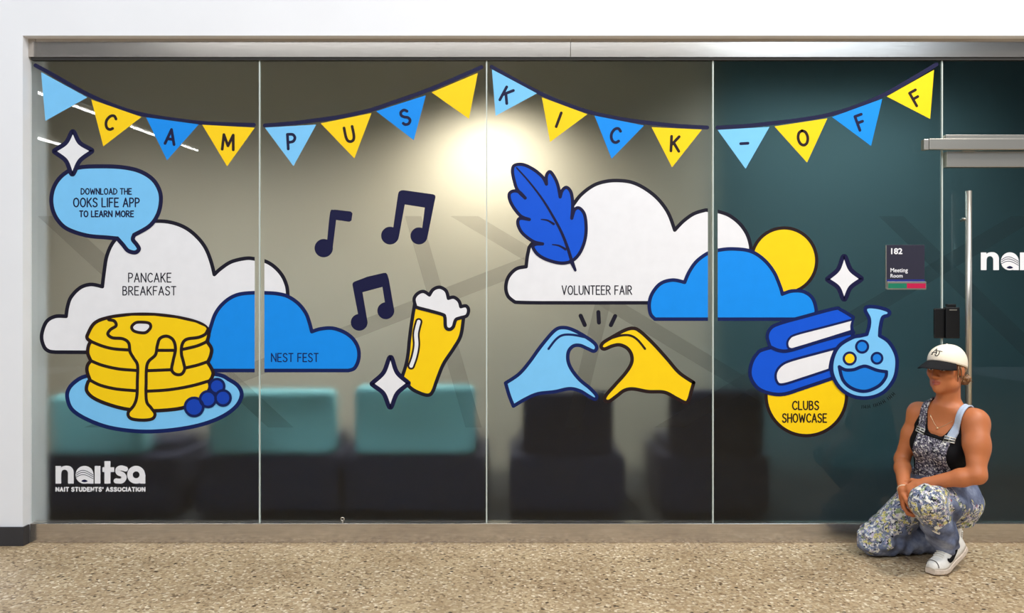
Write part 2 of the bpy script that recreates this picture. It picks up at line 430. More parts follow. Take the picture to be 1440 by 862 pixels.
# one-stroke hand lettering
def S(*p): return ('s', p)
def L_(*p): return ('l', p)
FONT = {
 'A': (.62, [L_((0, 0), (.31, 1), (.62, 0)), L_((.12, .34), (.5, .34))]),
 'B': (.5, [L_((0, 0), (0, 1)), S((0, 1), (.34, .97), (.42, .77), (.3, .56), (0, .53)), S((0, .53), (.36, .5), (.5, .27), (.36, .03), (0, 0))]),
 'C': (.58, [S((.58, .84), (.4, .99), (.17, .9), (.02, .6), (.04, .3), (.2, .06), (.42, .02), (.58, .15))]),
 'D': (.6, [L_((0, 0), (0, 1)), S((0, 1), (.34, .94), (.58, .66), (.58, .36), (.36, .07), (0, 0))]),
 'E': (.48, [L_((.48, 1), (0, 1), (0, 0), (.48, 0)), L_((0, .52), (.4, .52))]),
 'F': (.46, [L_((.46, 1), (0, 1), (0, 0)), L_((0, .52), (.38, .52))]),
 'H': (.56, [L_((0, 0), (0, 1)), L_((.56, 0), (.56, 1)), L_((0, .5), (.56, .5))]),
 'I': (.04, [L_((.02, 0), (.02, 1))]),
 'K': (.54, [L_((0, 0), (0, 1)), L_((.52, 1), (.02, .42)), L_((.16, .58), (.54, 0))]),
 'L': (.44, [L_((0, 1), (0, 0), (.44, 0))]),
 'M': (.76, [L_((0, 0), (.06, 1), (.38, .25), (.7, 1), (.76, 0))]),
 'N': (.6, [L_((0, 0), (0, 1), (.6, 0), (.6, 1))]),
 'O': (.66, [S((.33, 1), (.1, .86), (0, .5), (.1, .14), (.33, 0), (.56, .14), (.66, .5), (.56, .86), (.33, 1))]),
 'P': (.5, [L_((0, 0), (0, 1)), S((0, 1), (.36, .97), (.5, .74), (.36, .5), (0, .45))]),
 'R': (.54, [L_((0, 0), (0, 1)), S((0, 1), (.36, .97), (.49, .75), (.36, .53), (0, .48)), L_((.2, .48), (.54, 0))]),
 'S': (.52, [S((.5, .86), (.32, 1), (.08, .92), (.04, .7), (.2, .54), (.42, .43), (.51, .22), (.36, .02), (.12, .02), (0, .15))]),
 'T': (.54, [L_((0, 1), (.54, 1)), L_((.27, 1), (.27, 0))]),
 'U': (.56, [S((0, 1), (0, .4), (.08, .1), (.28, 0), (.48, .1), (.56, .4), (.56, 1))]),
 'V': (.6, [L_((0, 1), (.3, 0), (.6, 1))]),
 'W': (.86, [L_((0, 1), (.2, 0), (.43, .8), (.66, 0), (.86, 1))]),
 'J': (.42, [S((.42, 1), (.42, .3), (.3, .02), (.1, .04), (0, .25))]),
 "'": (.04, [L_((.02, 1), (.02, .72))]),
 '-': (.5, [L_((0, .5), (.5, .5))]),
}
JIT = [0]
def ln_kind(ln): return len(ln) < 8
def strokes(bm, q, wd, layer, straight):
    # every stroke of a letter lies a hair above the one before it
    if straight:
        for a, b in zip(q[:-1], q[1:]):
            JIT[0] = (JIT[0] + 1) % 9; stroke(bm, [a, b], wd, layer + JIT[0] * 0.06)
    else:
        JIT[0] = (JIT[0] + 1) % 9; stroke(bm, q, wd, layer + JIT[0] * 0.06)
def glyph_lines(ch):
    out = []
    for kind, p in FONT[ch][1]:
        out.append(spl(list(p), False, 6) if kind == 's' else list(p))
    return out
def text_bm(bm, txt, x0, x1, yt, yb, wd, layer, gap=.24, space=.42):
    tot = 0
    for i, c in enumerate(txt): tot += space if c == ' ' else FONT[c][0] + gap
    tot -= gap
    sx = (x1 - x0) / tot; h = yb - yt; x = x0
    for c in txt:
        if c == ' ': x += space * sx; continue
        for ln in glyph_lines(c):
            q = [(x + a * sx, yb - b * h) for a, b in ln]
            strokes(bm, q, wd, layer, ln_kind(ln))
        x += (FONT[c][0] + gap) * sx
    return bm
def letter_bm(ch, cx, cy, h, ang, wd, layer):
    bm = bmesh.new(); gw = FONT[ch][0]; c, s = math.cos(ang), math.sin(ang)
    for ln in glyph_lines(ch):
        q = []
        for a, b in ln:
            u, v = (a - gw / 2) * h, (0.5 - b) * h
            q.append((cx + u * c - v * s, cy + u * s + v * c))
        strokes(bm, q, wd, layer, ln_kind(ln))
    return bm

# bunting: four cords and sixteen pennants
cords = [('first', [(50, 92), (75, 105.5), (100, 120), (125, 133.5), (150, 144.5), (175, 154), (200.5, 161), (225.6, 165.5), (250.6, 169), (283, 172.8), (320, 174.8), (357, 175.6)]),
         ('second', [(372.6, 176.5), (415, 173), (445, 169), (480, 164), (520.5, 155), (553, 144), (590.6, 131), (628, 116), (677, 94.5)]),
         ('third', [(691.3, 94), (717.6, 108.8), (750, 126.5), (785, 142.5), (830, 158), (875.5, 167.7), (918, 173.5), (955.7, 177.3), (994.5, 179.3)]),
         ('fourth', [(1008.8, 179.5), (1050, 177), (1087.7, 173), (1125, 168.5), (1163, 162), (1200.5, 151), (1240.6, 134.5), (1275.7, 115), (1317, 90.5)])]
cl_lab = ['navy bunting cord curve painted from top left corner, holding C, A and M pennants', 'navy bunting cord curve rising right over the P, U and S pennants',
          'navy bunting cord curve falling right over the K, I, C and K pennants', 'navy bunting cord curve rising to the door above the hyphen, O, F and F pennants']
for (nm, c), lb in zip(cords, cl_lab):
    o = dec('bunting_cord', stroke(bmesh.new(), spl(c, False, 6), 5.6, 1), P_NAVY); rebase(o); tag(o, lb, 'bunting cord', 'painted bunting cords')
flags = [
 (P_LIGHT, (58, 101.5), (123, 137), (64, 170), None, 0, 0, 'blank light blue pennant at the top left corner of the glass'),
 (P_YELLOW, (128.6, 140), (199, 164.6), (145.4, 206), 'C', 155.4, 172, 'yellow pennant with a C, just right of the blank light blue pennant'),
 (P_BLUE, (205.5, 165), (279.5, 175), (235, 225.5), 'A', 240, 192.4, 'bright blue pennant bearing the letter A'),
 (P_YELLOW, (284.5, 175.5), (358.4, 179.6), (319.5, 234), 'M', 321, 200, 'yellow pennant bearing the letter M'),
 (P_LIGHT, (372.6, 179.5), (444.8, 175.3), (412.7, 233.7), 'P', 410, 199, 'light blue pennant bearing the letter P'),
 (P_YELLOW, (451, 173.5), (522.5, 159), (498.4, 222.9), 'U', 491.6, 189, 'yellow pennant bearing the letter U'),
 (P_BLUE, (529, 156.5), (599, 134), (582, 197.3), 'S', 570, 165, 'bright blue pennant bearing the letter S'),
 (P_YELLOW, (607, 130), (672, 102.6), (659.5, 167.2), None, 0, 0, 'blank yellow pennant beside the S pennant'),
 (P_LIGHT, (691.8, 97.6), (755, 131.4), (697, 163), 'K', 712.6, 134, 'light blue pennant bearing a tilted K'),
 (P_YELLOW, (762, 137), (826, 160.7), (773.5, 199.8), 'I', 785.7, 168.5, 'yellow pennant bearing the letter I'),
 (P_BLUE, (836, 162.7), (905.6, 176.5), (860, 223.4), 'C', 865.4, 190.3, 'bright blue pennant with a C between I and K pennants'),
 (P_YELLOW, (916.3, 179), (987, 182.3), (945, 235.4), 'K', 949.4, 202.3, 'yellow pennant bearing the letter K'),
 (P_LIGHT, (1009, 182.8), (1082, 178.5), (1048.4, 237.4), '-', 1046.6, 201.8, 'light blue pennant bearing a hyphen'),
 (P_YELLOW, (1089, 177.8), (1163.4, 166.5), (1134.8, 228.6), 'O', 1129, 194, 'yellow pennant bearing the letter O'),
 (P_BLUE, (1170, 164.7), (1240.6, 139), (1224.8, 205.3), 'F', 1210, 172, 'bright blue pennant bearing the letter F'),
 (P_YELLOW, (1246.9, 135.7), (1313.3, 98.3), (1307.8, 167.2), 'F', 1288, 137.7, 'yellow pennant bearing a tilted F beside the door'),
]
for m_, a, b, c, ch, lx, ly, lab in flags:
    o = dec('pennant', fill(bmesh.new(), [a, b, c], 2), m_); rebase(o); tag(o, lab, 'pennant', 'pennants along the painted bunting')
    if ch:
        an = math.atan2(b[1] - a[1], b[0] - a[0])
        dec('letter', letter_bm(ch, lx, ly, 20.5, an, 3.9, 3), P_NAVY if m_ is not P_YELLOW else P_BROWN, o)

def star(label, top, right, bottom, left, layer):
    cx, cy = (top[0] + bottom[0]) / 2, (left[1] + right[1]) / 2
    a = 0.37; b = 0.42
    def q(v, h):
        return (cx + (h[0] - cx) * a, cy + (v[1] - cy) * b)
    def tip(t, dx, dy, s=2.6):
        return [(t[0] - dx * s, t[1] - dy * s)]
    pts = []
    for t, nxt in ((top, right), (right, bottom), (bottom, left), (left, top)):
        pts.append(t)
        v = t if t in (top, bottom) else nxt; h = t if t in (left, right) else nxt
        pts.append(q(v, h))
    # round the tips a little by doubling them
    full = []
    for i, p in enumerate(pts):
        if i % 2 == 0:
            dx, dy = p[0] - cx, p[1] - cy; l = math.hypot(dx, dy); ux, uy = dx / l, dy / l
            for s, k in ((2.5, 2.4), (0, 0), (-2.5, 2.4)):
                full.append((p[0] - ux * k + uy * s, p[1] - uy * k - ux * s))
        else: full.append(p)
    return graphic('star', label, 'painted star', full, 6.2, P_WHITE, P_NAVY, layer, 'painted four point stars')

# speech bubble
bub = [(111.4, 235.7), (145, 234), (175.3, 235.7), (198, 241.4), (215.4, 252.7), (225, 269), (226.3, 285.3), (221.7, 302.8), (210.4, 318), (189, 330.4, 1), (187.2, 337), (193, 344.5), (195.6, 350.5), (190.3, 355), (180.3, 352.5), (173, 344), (165.3, 335.4, 1), (150.3, 334), (125, 331.7), (102.6, 325.4), (87.6, 316.6), (76.3, 300.3), (72.5, 280.3), (77.6, 260), (91.4, 244)]
t = graphic('speech_bubble', 'light blue speech bubble about downloading the app, upper left glass', 'speech bubble', bub, 5.8, P_LIGHT, P_NAVY, 4)
tb = text_bm(bmesh.new(), 'DOWNLOAD THE', 114.5, 185, 265.3, 273.2, 1.5, 5)
text_bm(tb, 'OOKS LIFE APP', 104, 196, 278.8, 290.8, 1.8, 5); text_bm(tb, 'TO LEARN MORE', 112.5, 188, 296.8, 304.8, 1.7, 5)
dec('lettering', tb, P_NAVY, t)
star('white star touching the top of the speech bubble', (103, 185), (130, 212.3), (102.3, 245), (76.8, 213), 6)
# clouds of the left half
wc = [(122.7, 495.4, 1), (78, 495.2, 1), (68.5, 493.6), (61.8, 487), (58.6, 472), (65, 453), (77.6, 445), (93, 444.8, 1), (95, 431.5), (100, 417.7), (112.7, 404.7), (127.7, 400), (144, 403, 1), (146.5, 382.6), (150.3, 360), (159, 341), (175, 325), (200, 313), (225.4, 311), (245.5, 314), (263, 321.6), (278, 334), (289.3, 349), (296.9, 368), (301.5, 386, 1), (310.6, 377.6), (325.7, 368), (345.7, 363.3), (358.3, 364.1), (373.3, 367.5), (385.8, 375), (397, 387.6), (403.4, 402.7), (404.9, 417, 1), (395, 440), (350, 495.4, 1)]
t = graphic('cloud', 'white cloud lettered pancake breakfast', 'painted cloud', wc, 5.2, P_WHITE, P_INK, 1, 'painted clouds', GAPS[:1])
tb = text_bm(bmesh.new(), 'PANCAKE', 181, 240.5, 384.2, 396.6, 1.5, 2); text_bm(tb, 'BREAKFAST', 173, 247.3, 403, 414.8, 1.5, 2)
dec('lettering', tb, P_INK, t)
bc = [(292, 521, 1), (292, 480), (295, 465), (297.3, 457), (302.5, 442.3), (311, 429.8), (323.4, 419.3), (338, 413.5), (358.9, 411.6), (373.5, 411.8), (390, 413), (404.8, 416.8), (419.4, 426.6), (430, 440), (435, 452.7), (438.6, 466.3, 1), (450.8, 462.5), (467.5, 461.5), (484, 467), (496.7, 476.7), (504, 490.3), (504.4, 505), (498.8, 517.5), (490, 521, 1)]
t = graphic('cloud', 'bright blue cloud lettered nest fest', 'painted cloud', bc, 5.2, P_BLUE, P_DEEP, 3, 'painted clouds', GAPS[:1])
dec('lettering', text_bm(bmesh.new(), 'NEST FEST', 382, 447.6, 497, 508.4, 1.5, 4), P_DEEP, t)
# plate, pancakes, berries
plate = [(95, 559.4), (97, 547), (106.4, 536.5), (121, 529), (154, 524), (238, 522), (302.6, 526), (323.5, 534.4), (336, 543.8), (340, 556.3), (331.8, 572), (311, 586.6), (279.6, 598), (238, 605), (196, 606.5), (154.4, 601), (123, 589.7), (102, 576)]
graphic('plate', 'light blue oval plate under the pancake stack', 'painted plate', plate, 5.6, P_LIGHT, P_DEEP, 5)
pan = [(124, 470), (134, 454), (154.4, 446.2), (185.7, 442.4), (217, 442.4), (248.3, 446), (275.5, 452.4), (290, 460), (294, 470), (291.5, 480, 1), (297.8, 490.5), (296.3, 501), (292.5, 509.3, 1), (299.6, 521.9), (298.8, 530), (294.5, 536.5, 1), (295, 547), (281.7, 562), (258.8, 573), (227.5, 577), (200, 577), (175, 574.5), (150, 567.5), (131.4, 559), (122.4, 549), (124, 538), (127.2, 534.4, 1), (123, 521.9), (123.8, 513.5), (128.3, 507.2, 1), (124, 496.8), (125, 486.4), (128.3, 480, 1), (123.5, 476)]
poly = spl(pan)
t = thing('pancake_stack', 'stack of four yellow pancakes dripping syrup on the plate', 'painted pancakes', base_of(poly, 7))
dec('pancakes', fill(bmesh.new(), poly, 7), P_YELLOW, t)
lb = stroke(bmesh.new(), poly, 5, 7.5, True)
for ln in ([(128.3, 480), (144, 486.4), (160.6, 490.5), (181, 492)], [(222.2, 492.6), (244, 492.6)], [(257.5, 491.2), (277.5, 486.4), (292, 480)],
           [(128.3, 507.2), (144, 513.5), (167, 518.7), (192, 520.8)], [(207.6, 521.2), (242, 519.8)], [(259.5, 517.7), (277.5, 513.5), (293, 508.3)],
           [(127.2, 534.4), (141.9, 541.7), (164.8, 547), (193, 549.4)], [(207, 550), (238, 548), (269, 542.7), (295, 535.4)]):
    stroke(lb, spl(ln, False, 5), 4.4, 7.3)
dec('outline', lb, P_BROWN, t)
syr = [(153.5, 449.5), (161.5, 451.5), (163.8, 458), (156, 463.4), (152.3, 469.7), (158.6, 474.9), (173.2, 476.3), (181.5, 482.2), (183.6, 494.7), (188.8, 504), (194, 513.5), (193.8, 534.4), (193, 557.3), (188.8, 569.9), (180.8, 580.3), (184.5, 588.2), (200.3, 590.6), (214.5, 588.8), (218.5, 581.8), (212.8, 573), (206.6, 563.6), (206, 538.6), (207.8, 511.4), (219, 499), (221.6, 486.4), (225.4, 476), (234.8, 472.6), (244, 478), (247.3, 490.5), (244, 507.2), (242, 519.8), (247.3, 526), (255.6, 526), (260.2, 518.7), (258.5, 509.3), (255.6, 496.8), (256.7, 484.3), (263, 477), (279.6, 474.3), (289, 470), (292.5, 464)]
so = spl(syr, False)
sp = dec('syrup', fill(bmesh.new(), so + [(289, 459.5), (275.5, 453.5), (248.3, 447.5), (217, 444), (185.7, 444), (158, 447.5)], 8), P_YELLOW, t)
dec('syrup_outline', stroke(bmesh.new(), so, 4.4, 8.5), P_BROWN, sp)
bt = [(185.9, 459.5), (191.5, 453.8), (201, 453), (210.5, 454.6), (212.3, 460.5), (206, 467.3), (197, 467.6), (188.5, 465)]
bo = dec('butter', fill(bmesh.new(), spl(bt), 9), P_WHITE, t)
dec('butter_outline', stroke(bmesh.new(), spl(bt), 4.2, 9.5, True), P_BROWN, bo)
for (cx, cy, r), lab in zip(((305.7, 543, 10.2), (314.2, 559.4, 10.6), (293, 561, 11), (273.6, 572, 12.8)), ('small blueberry at the back of the plate, partly hidden', 'blueberry nearest the right rim of the plate', 'blueberry in the middle of the four', 'largest blueberry, nearest the front of the plate')):
    graphic('blueberry', lab, 'painted blueberry', circ(cx, cy, r), 3.6, P_BERRY, P_DEEP, 10 + (cy - 540) / 30, 'blueberries on the painted plate', spline=False)
# music notes
def note(label, poly, heads):
    bm = fill(bmesh.new(), poly, 2)
    for k, h in enumerate(heads): fill(bm, circ(*h), 2.2 + 0.2 * k)
    o = dec('music_note', bm, P_NAVY); rebase(o); tag(o, label, 'music note', 'painted music notes')
note('navy single eighth note, left of the three notes', spl([(464.3, 299, ), (469, 295.2), (474.3, 295.2, 1), (493.3, 297.4, 1), (495.8, 300, 1), (494.4, 310, 1), (491.5, 312, 1), (472.8, 309.3, 1), (467.8, 350, 1), (458, 350, 1), (460.2, 336.8, 1)]), [(455.3, 349, 12.9)])
note('navy beamed pair of notes, highest of the three notes', [(559.8, 273), (561, 269.6), (564, 267.8), (567.5, 267.4), (609, 273.2), (611.8, 274.6), (612.5, 277), (601.2, 333), (591, 333), (593.9, 320), (597.3, 292), (569.3, 287.6), (561, 333), (550, 333), (553, 320)], [(548.5, 331.4, 12.5), (589.2, 331.8, 12)])
note('navy beamed pair of notes, lowest, above the small blue cloud', [(495.6, 400.5), (496, 398), (498, 396.2), (517, 389), (539.7, 383.8), (542.8, 383.7), (544.8, 386), (546.9, 393), (554.4, 436), (543, 436), (537.8, 403.5), (509.8, 411), (516.8, 452), (505.5, 452)], [(505.2, 453.3, 11.8), (542.6, 437, 11.9)])
# beer glass
gl_ = [(583, 429, 1), (578.6, 456), (575.8, 478), (574, 497), (571, 513), (565.5, 530, 1), (577, 545), (590, 552.5), (602, 555.6), (608.5, 550.5), (615, 533), (623.8, 511.5), (638, 490), (648, 471.7), (652, 446, 1), (630, 440), (605, 434)]
t = graphic('beer_glass', 'tall yellow beer glass with white foam', 'painted beer glass', gl_, 5, P_YELLOW, P_INK, 3)
fo = [(584, 428.9), (582.5, 419.8), (587.6, 412.6), (595.7, 409.9), (604, 414.8, 1), (609.3, 407), (618.4, 403.9), (627.4, 409), (630.6, 419.5, 1), (638.3, 418), (645.5, 423.4), (648, 431.3, 1), (655.5, 430.2), (659, 436), (656.4, 444), (648.2, 446.8), (641, 449.7), (637.4, 459.6), (632, 463.2), (626.7, 459.6), (625.6, 446), (622, 442.2), (604, 437), (586.5, 432.3)]
fo_ = dec('foam', fill(bmesh.new(), spl(fo), 5), P_WHITE, t); dec('foam_outline', stroke(bmesh.new(), spl(fo), 4.8, 5.5, True), P_INK, fo_)
hl = spl([(589, 452.4), (585.2, 468.7), (585.8, 485), (583, 501), (578.3, 514.5)], False)
ho = dec('highlight', stroke(bmesh.new(), hl, 5.2, 5), P_WHITE, t); dec('highlight_outline', stroke(bmesh.new(), hl, 10.4, 4.6), P_BROWN, ho)
star('white star beside the foot of the beer glass', (549.3, 502.5), (574.6, 538.8), (549, 572.6), (523, 539.6), 6.5)
# right half: sun, clouds, feather
graphic('sun', 'yellow sun disc behind the blue and white clouds', 'painted sun', circ(1102.6, 366.3, 45.8, 64), 4.6, P_YELLOW, P_BROWN, 0.6, spline=False)
wc2 = [(748.8, 342), (742.5, 355.7), (739.8, 375, 1), (726.2, 378), (715.3, 388.8), (711.3, 403.2), (714.4, 416.5), (724.4, 425, 1), (762.4, 425.8), (910.7, 425.8), (1000, 425.8, 1), (1050, 380), (1055.5, 352, 1), (1055.3, 344.7), (1050.3, 329), (1040, 314.4), (1025.3, 303), (1009.6, 297.4), (995, 295.6), (989.8, 296), (975, 300.9), (960.5, 311.3), (948.8, 323.6, 1), (939.7, 299.6), (925.2, 279.7), (907, 265.2), (889, 256.6), (871, 254), (852.8, 255), (834.7, 260.7), (816.6, 274.3), (803, 292), (780, 320)]
t = graphic('cloud', 'large white cloud lettered volunteer fair', 'painted cloud', wc2, 5, P_WHITE, P_INK, 1.4, 'painted clouds', GAPS[2:])
dec('lettering', text_bm(bmesh.new(), 'VOLUNTEER FAIR', 790.5, 888.3, 402, 414, 1.5, 2.4), P_INK, t)
bc2 = [(921, 448.8, 1), (914.5, 441), (913, 426), (917.7, 411.5), (929.2, 398.5), (946, 393.8), (962.6, 397, 1), (969, 382.3), (979.3, 367.7), (995, 356.2), (1009.6, 352), (1029.4, 350), (1054.5, 353), (1073.3, 364.5), (1088, 382.3), (1097, 403.2), (1100, 413.6, 1), (1113, 409.3), (1129.6, 410), (1142, 418.8), (1147.2, 433.4), (1146, 442), (1135, 448.8, 1)]
graphic('cloud', 'bright blue cloud in front of the sun, above the books', 'painted cloud', bc2, 5, P_BLUE, P_DEEP, 3.4, 'painted clouds', GAPS[2:])
fe = [(723.5, 232.6), (735, 231.4), (749.7, 238), (763, 249), (768.4, 259, 1), (768.5, 247), (773.5, 241.6), (780.5, 250.8), (785, 262.5), (787.7, 277, 1), (790.5, 268), (796.7, 263.6), (803, 270.7), (805.3, 287), (804, 307, 1), (808, 295), (814.8, 292.8), (822, 302), (824.2, 321.3), (822, 339.4), (814.8, 356.5), (804, 367), (789.5, 370), (771.4, 366), (757, 358.4), (749.5, 348), (753, 343.6), (763, 343, 1), (749.7, 339.5), (735.2, 328.6), (728.9, 317.7), (728.6, 309.6), (733, 307), (744.3, 308.7, 1), (732.5, 304), (722.6, 292.4), (717, 281.5), (716.2, 272.8), (721.5, 268.8), (730, 270), (738.5, 278.5, 1), (727.5, 267), (722.6, 252.6), (720.6, 240)]
t = graphic('feather', 'royal blue feather quill standing over the white cloud', 'painted feather', fe, 4.6, P_ROYAL, P_NAVY, 4)
mb = stroke(bmesh.new(), spl([(726.5, 236), (744.3, 256), (762.4, 279.7), (776.8, 303), (789.5, 326.7), (798.6, 350), (805, 371)], False), 4.6, 4.7, taper=lambda t: 0.45 + 0.6 * t)
stroke(mb, spl([(803.5, 367), (809, 380)], False), 6.0, 4.85, taper=lambda t: 1.1 - 0.5 * t)
stroke(mb, spl([(761, 308.6), (770, 310), (778.5, 315)], False), 3.6, 4.8, taper=lambda t: 0.4 + 0.6 * t)
stroke(mb, spl([(776.8, 344), (786, 345.5), (795, 350.5)], False), 3.6, 4.8, taper=lambda t: 0.4 + 0.6 * t)
dec('quill', mb, P_NAVY, t)
# spark marks and hands
for a, b, lab in (((816.5, 444), (822.3, 457), 'short ink dash tilting left above the heart hands'), ((841.4, 439), (842.2, 453.5), 'upright ink dash in the middle above the heart hands'), ((865, 444.5), (859, 457.2), 'short ink dash tilting right above the heart hands')):
    o = dec('spark_mark', stroke(bmesh.new(), [a, b], 5.8, 2), P_INK); rebase(o); tag(o, lab, 'painted dash', 'dashes above the heart hands')
lh = [(711, 538.6, 1), (729.7, 526), (744.3, 509.3), (761, 486.4), (779.8, 464.8), (792.3, 460.6), (807, 464.4), (825.7, 474.9), (836.5, 483.2), (839, 489.5), (835, 493.8), (825.7, 490), (815.3, 485.7), (805.9, 486.8), (799.4, 494.7), (798.8, 507.2), (804, 519.8), (815.3, 534), (829.9, 546.2), (838.8, 556.3), (836.6, 561.4), (827.8, 557), (815.3, 549.6), (800.6, 546.6), (779.8, 550.8), (756.8, 553.6), (740, 560.5), (722, 571, 1), (716, 556)]
t = graphic('painted_hand', 'light blue hand forming the left half of a heart', 'painted hand', lh, 5, P_LIGHT, P_DEEP, 2, 'heart hands')
dec('knuckle_line', stroke(bmesh.new(), spl([(771.4, 490.5), (782, 477), (792.3, 471), (807, 471), (824, 474.5)], False), 3.2, 3), P_DEEP, t)
rh = [(975.5, 538, 1), (955, 524), (938.4, 505), (919.7, 484.3), (900.9, 466.5), (890.4, 461.6), (877.9, 464.6), (861.2, 473.8), (848.5, 481.6), (845.3, 487.6), (850, 490.8), (861.2, 486.4), (871.6, 485), (882, 489.7), (888, 499), (888, 510.4), (880, 524), (865.4, 540.6), (852.5, 555.3), (850.4, 562.4), (856.6, 564.2), (867.5, 556.6), (877.9, 549), (890.4, 546.9), (911.3, 550.6), (934.3, 551.6), (951, 560), (963.5, 566), (968.5, 562), (972.3, 549)]
t = graphic('painted_hand', 'yellow hand forming the right half of a heart', 'painted hand', rh, 5, P_YELLOW, P_BROWN, 2, 'heart hands')
dec('knuckle_line', stroke(bmesh.new(), spl([(907, 490.5), (896.7, 478), (886.2, 471.8), (873.7, 471.6), (861, 475)], False), 3.2, 3), P_BROWN, t)
star('white star right of the sun, under the hyphen and O pennants', (1187, 360.5), (1211.5, 392), (1187, 421), (1163.3, 392.6), 2)
# clubs disc, books, flask
t = graphic('disc', 'yellow half hidden disc lettered clubs showcase', 'painted disc', circ(1133.8, 556, 56.6, 64), 4.6, P_YELLOW, P_BROWN, 1, spline=False)
tb = text_bm(bmesh.new(), 'CLUBS', 1114.5, 1151, 564.3, 575.8, 1.9, 2); text_bm(tb, 'SHOWCASE', 1100.5, 1162, 582, 593.6, 1.9, 2); dec('lettering', tb, P_BROWN, t)
bk = [(1078, 490), (1063, 499), (1055.4, 515), (1055.6, 531), (1066, 546), (1084, 553.4), (1103, 554), (1128, 546.2), (1170, 532, 1), (1192, 524, 1), (1197, 480), (1200, 467.6, 1), (1140, 478, 1)]
t = graphic('book', 'thick royal blue book lying lowest of the two', 'painted book', bk, 5, P_ROYAL, P_DEEP, 4, 'painted books')
pg = [(1174.5, 490, 1), (1150, 496.5), (1112, 507), (1098, 514), (1091, 524.4), (1092, 536), (1100.3, 540.4), (1130, 531.5), (1166, 519.6, 1), (1168.5, 505.8)]
po = dec('pages', fill(bmesh.new(), spl(pg), 5), P_WHITE, t); dec('pages_outline', stroke(bmesh.new(), spl(pg), 3.4, 5.5, True), P_DEEP, po)
bk2 = [(1082.5, 487.5, 1), (1078.6, 473.4), (1083, 462), (1095.7, 455), (1132.8, 444.6), (1173, 434), (1182, 435.5), (1199.5, 446, 1), (1197, 458), (1199, 467, 1), (1150, 480.5), (1112, 492.3), (1096, 493, )]
t = graphic('book', 'thin royal blue book lying on top of the other book', 'painted book', bk2, 4.8, P_ROYAL, P_DEEP, 6, 'painted books')
pg2 = [(1199.5, 449, 1), (1160, 459.5), (1120, 470), (1109.8, 475.7), (1106.8, 484), (1110.8, 490.4), (1125, 487.5), (1197, 465.2, 1), (1196.8, 457)]
po = dec('pages', fill(bmesh.new(), spl(pg2), 7), P_WHITE, t); dec('pages_outline', stroke(bmesh.new(), spl(pg2), 3.0, 7.5, True), P_DEEP, po)
fk = [(1218.3, 470, 1), (1221.6, 458), (1221.6, 447.8), (1216.2, 436.5), (1219.8, 431.4), (1233, 432), (1246.5, 435.8), (1250.3, 439.7), (1247.8, 443.6), (1240.7, 446.7), (1237.4, 460), (1236.5, 472, 1), (1248.8, 480.3), (1258.6, 496.6), (1260.8, 512.8), (1256.5, 533), (1241.9, 551.3), (1221, 559.2), (1198.5, 557), (1180, 544.5), (1169.6, 524.4), (1170.6, 503.5), (1179.8, 486), (1198, 474.6), (1210, 472)]
t = graphic('flask', 'light blue round flask with bubbles and blue liquid', 'painted flask', fk, 5.2, P_LIGHT, P_DEEP, 8.5)
lq = [(1179.6, 515.6, 1), (1188.5, 520), (1200, 519.6), (1209, 516.2), (1217.5, 515), (1232.6, 520.5), (1246, 522.6, 1), (1244.6, 531), (1234.9, 542.6), (1216.3, 550), (1197.8, 546), (1185, 534.5)]
lo = dec('liquid', fill(bmesh.new(), spl(lq), 9.5), P_LIQ, t); dec('liquid_outline', stroke(bmesh.new(), spl(lq), 4.6, 10, True), P_DEEP, lo)
for cx, cy, r, m_ in ((1211.7, 487.3, 8.3, P_LIQ), (1194.3, 504, 8.3, P_YELLOW), (1232.6, 503.6, 7.4, P_LIQ)):
    b_ = dec('bubble', fill(bmesh.new(), circ(cx, cy, r), 9.5), m_, t); dec('bubble_outline', stroke(bmesh.new(), circ(cx, cy, r), 3.2, 10, True), P_DEEP, b_)
# tiny illegible signature curving under the flask
sg = bmesh.new()
rr = random.Random(7)
for k in range(19):
    if k in (5, 13): continue
    an = math.radians(92 - k * 2.75); R0 = 58.5
    x, y = 1214 + R0 * math.cos(an), 514 + R0 * math.sin(an)
    ux, uy = math.cos(an), math.sin(an)
    stroke(sg, [(x - ux * 2.6, y - uy * 2.6), (x + ux * (1.5 + rr.random()), y + uy * (1.5 + rr.random()))], 1.0, 1 + 0.1 * (k % 3))
    if k % 2: stroke(sg, [(x, y), (x + uy * 2.0, y - ux * 2.0)], 0.9, 1.35)
o = dec('signature', sg, P_SIG); rebase(o); tag(o, 'tiny black artist signature curving under the flask', 'signature')

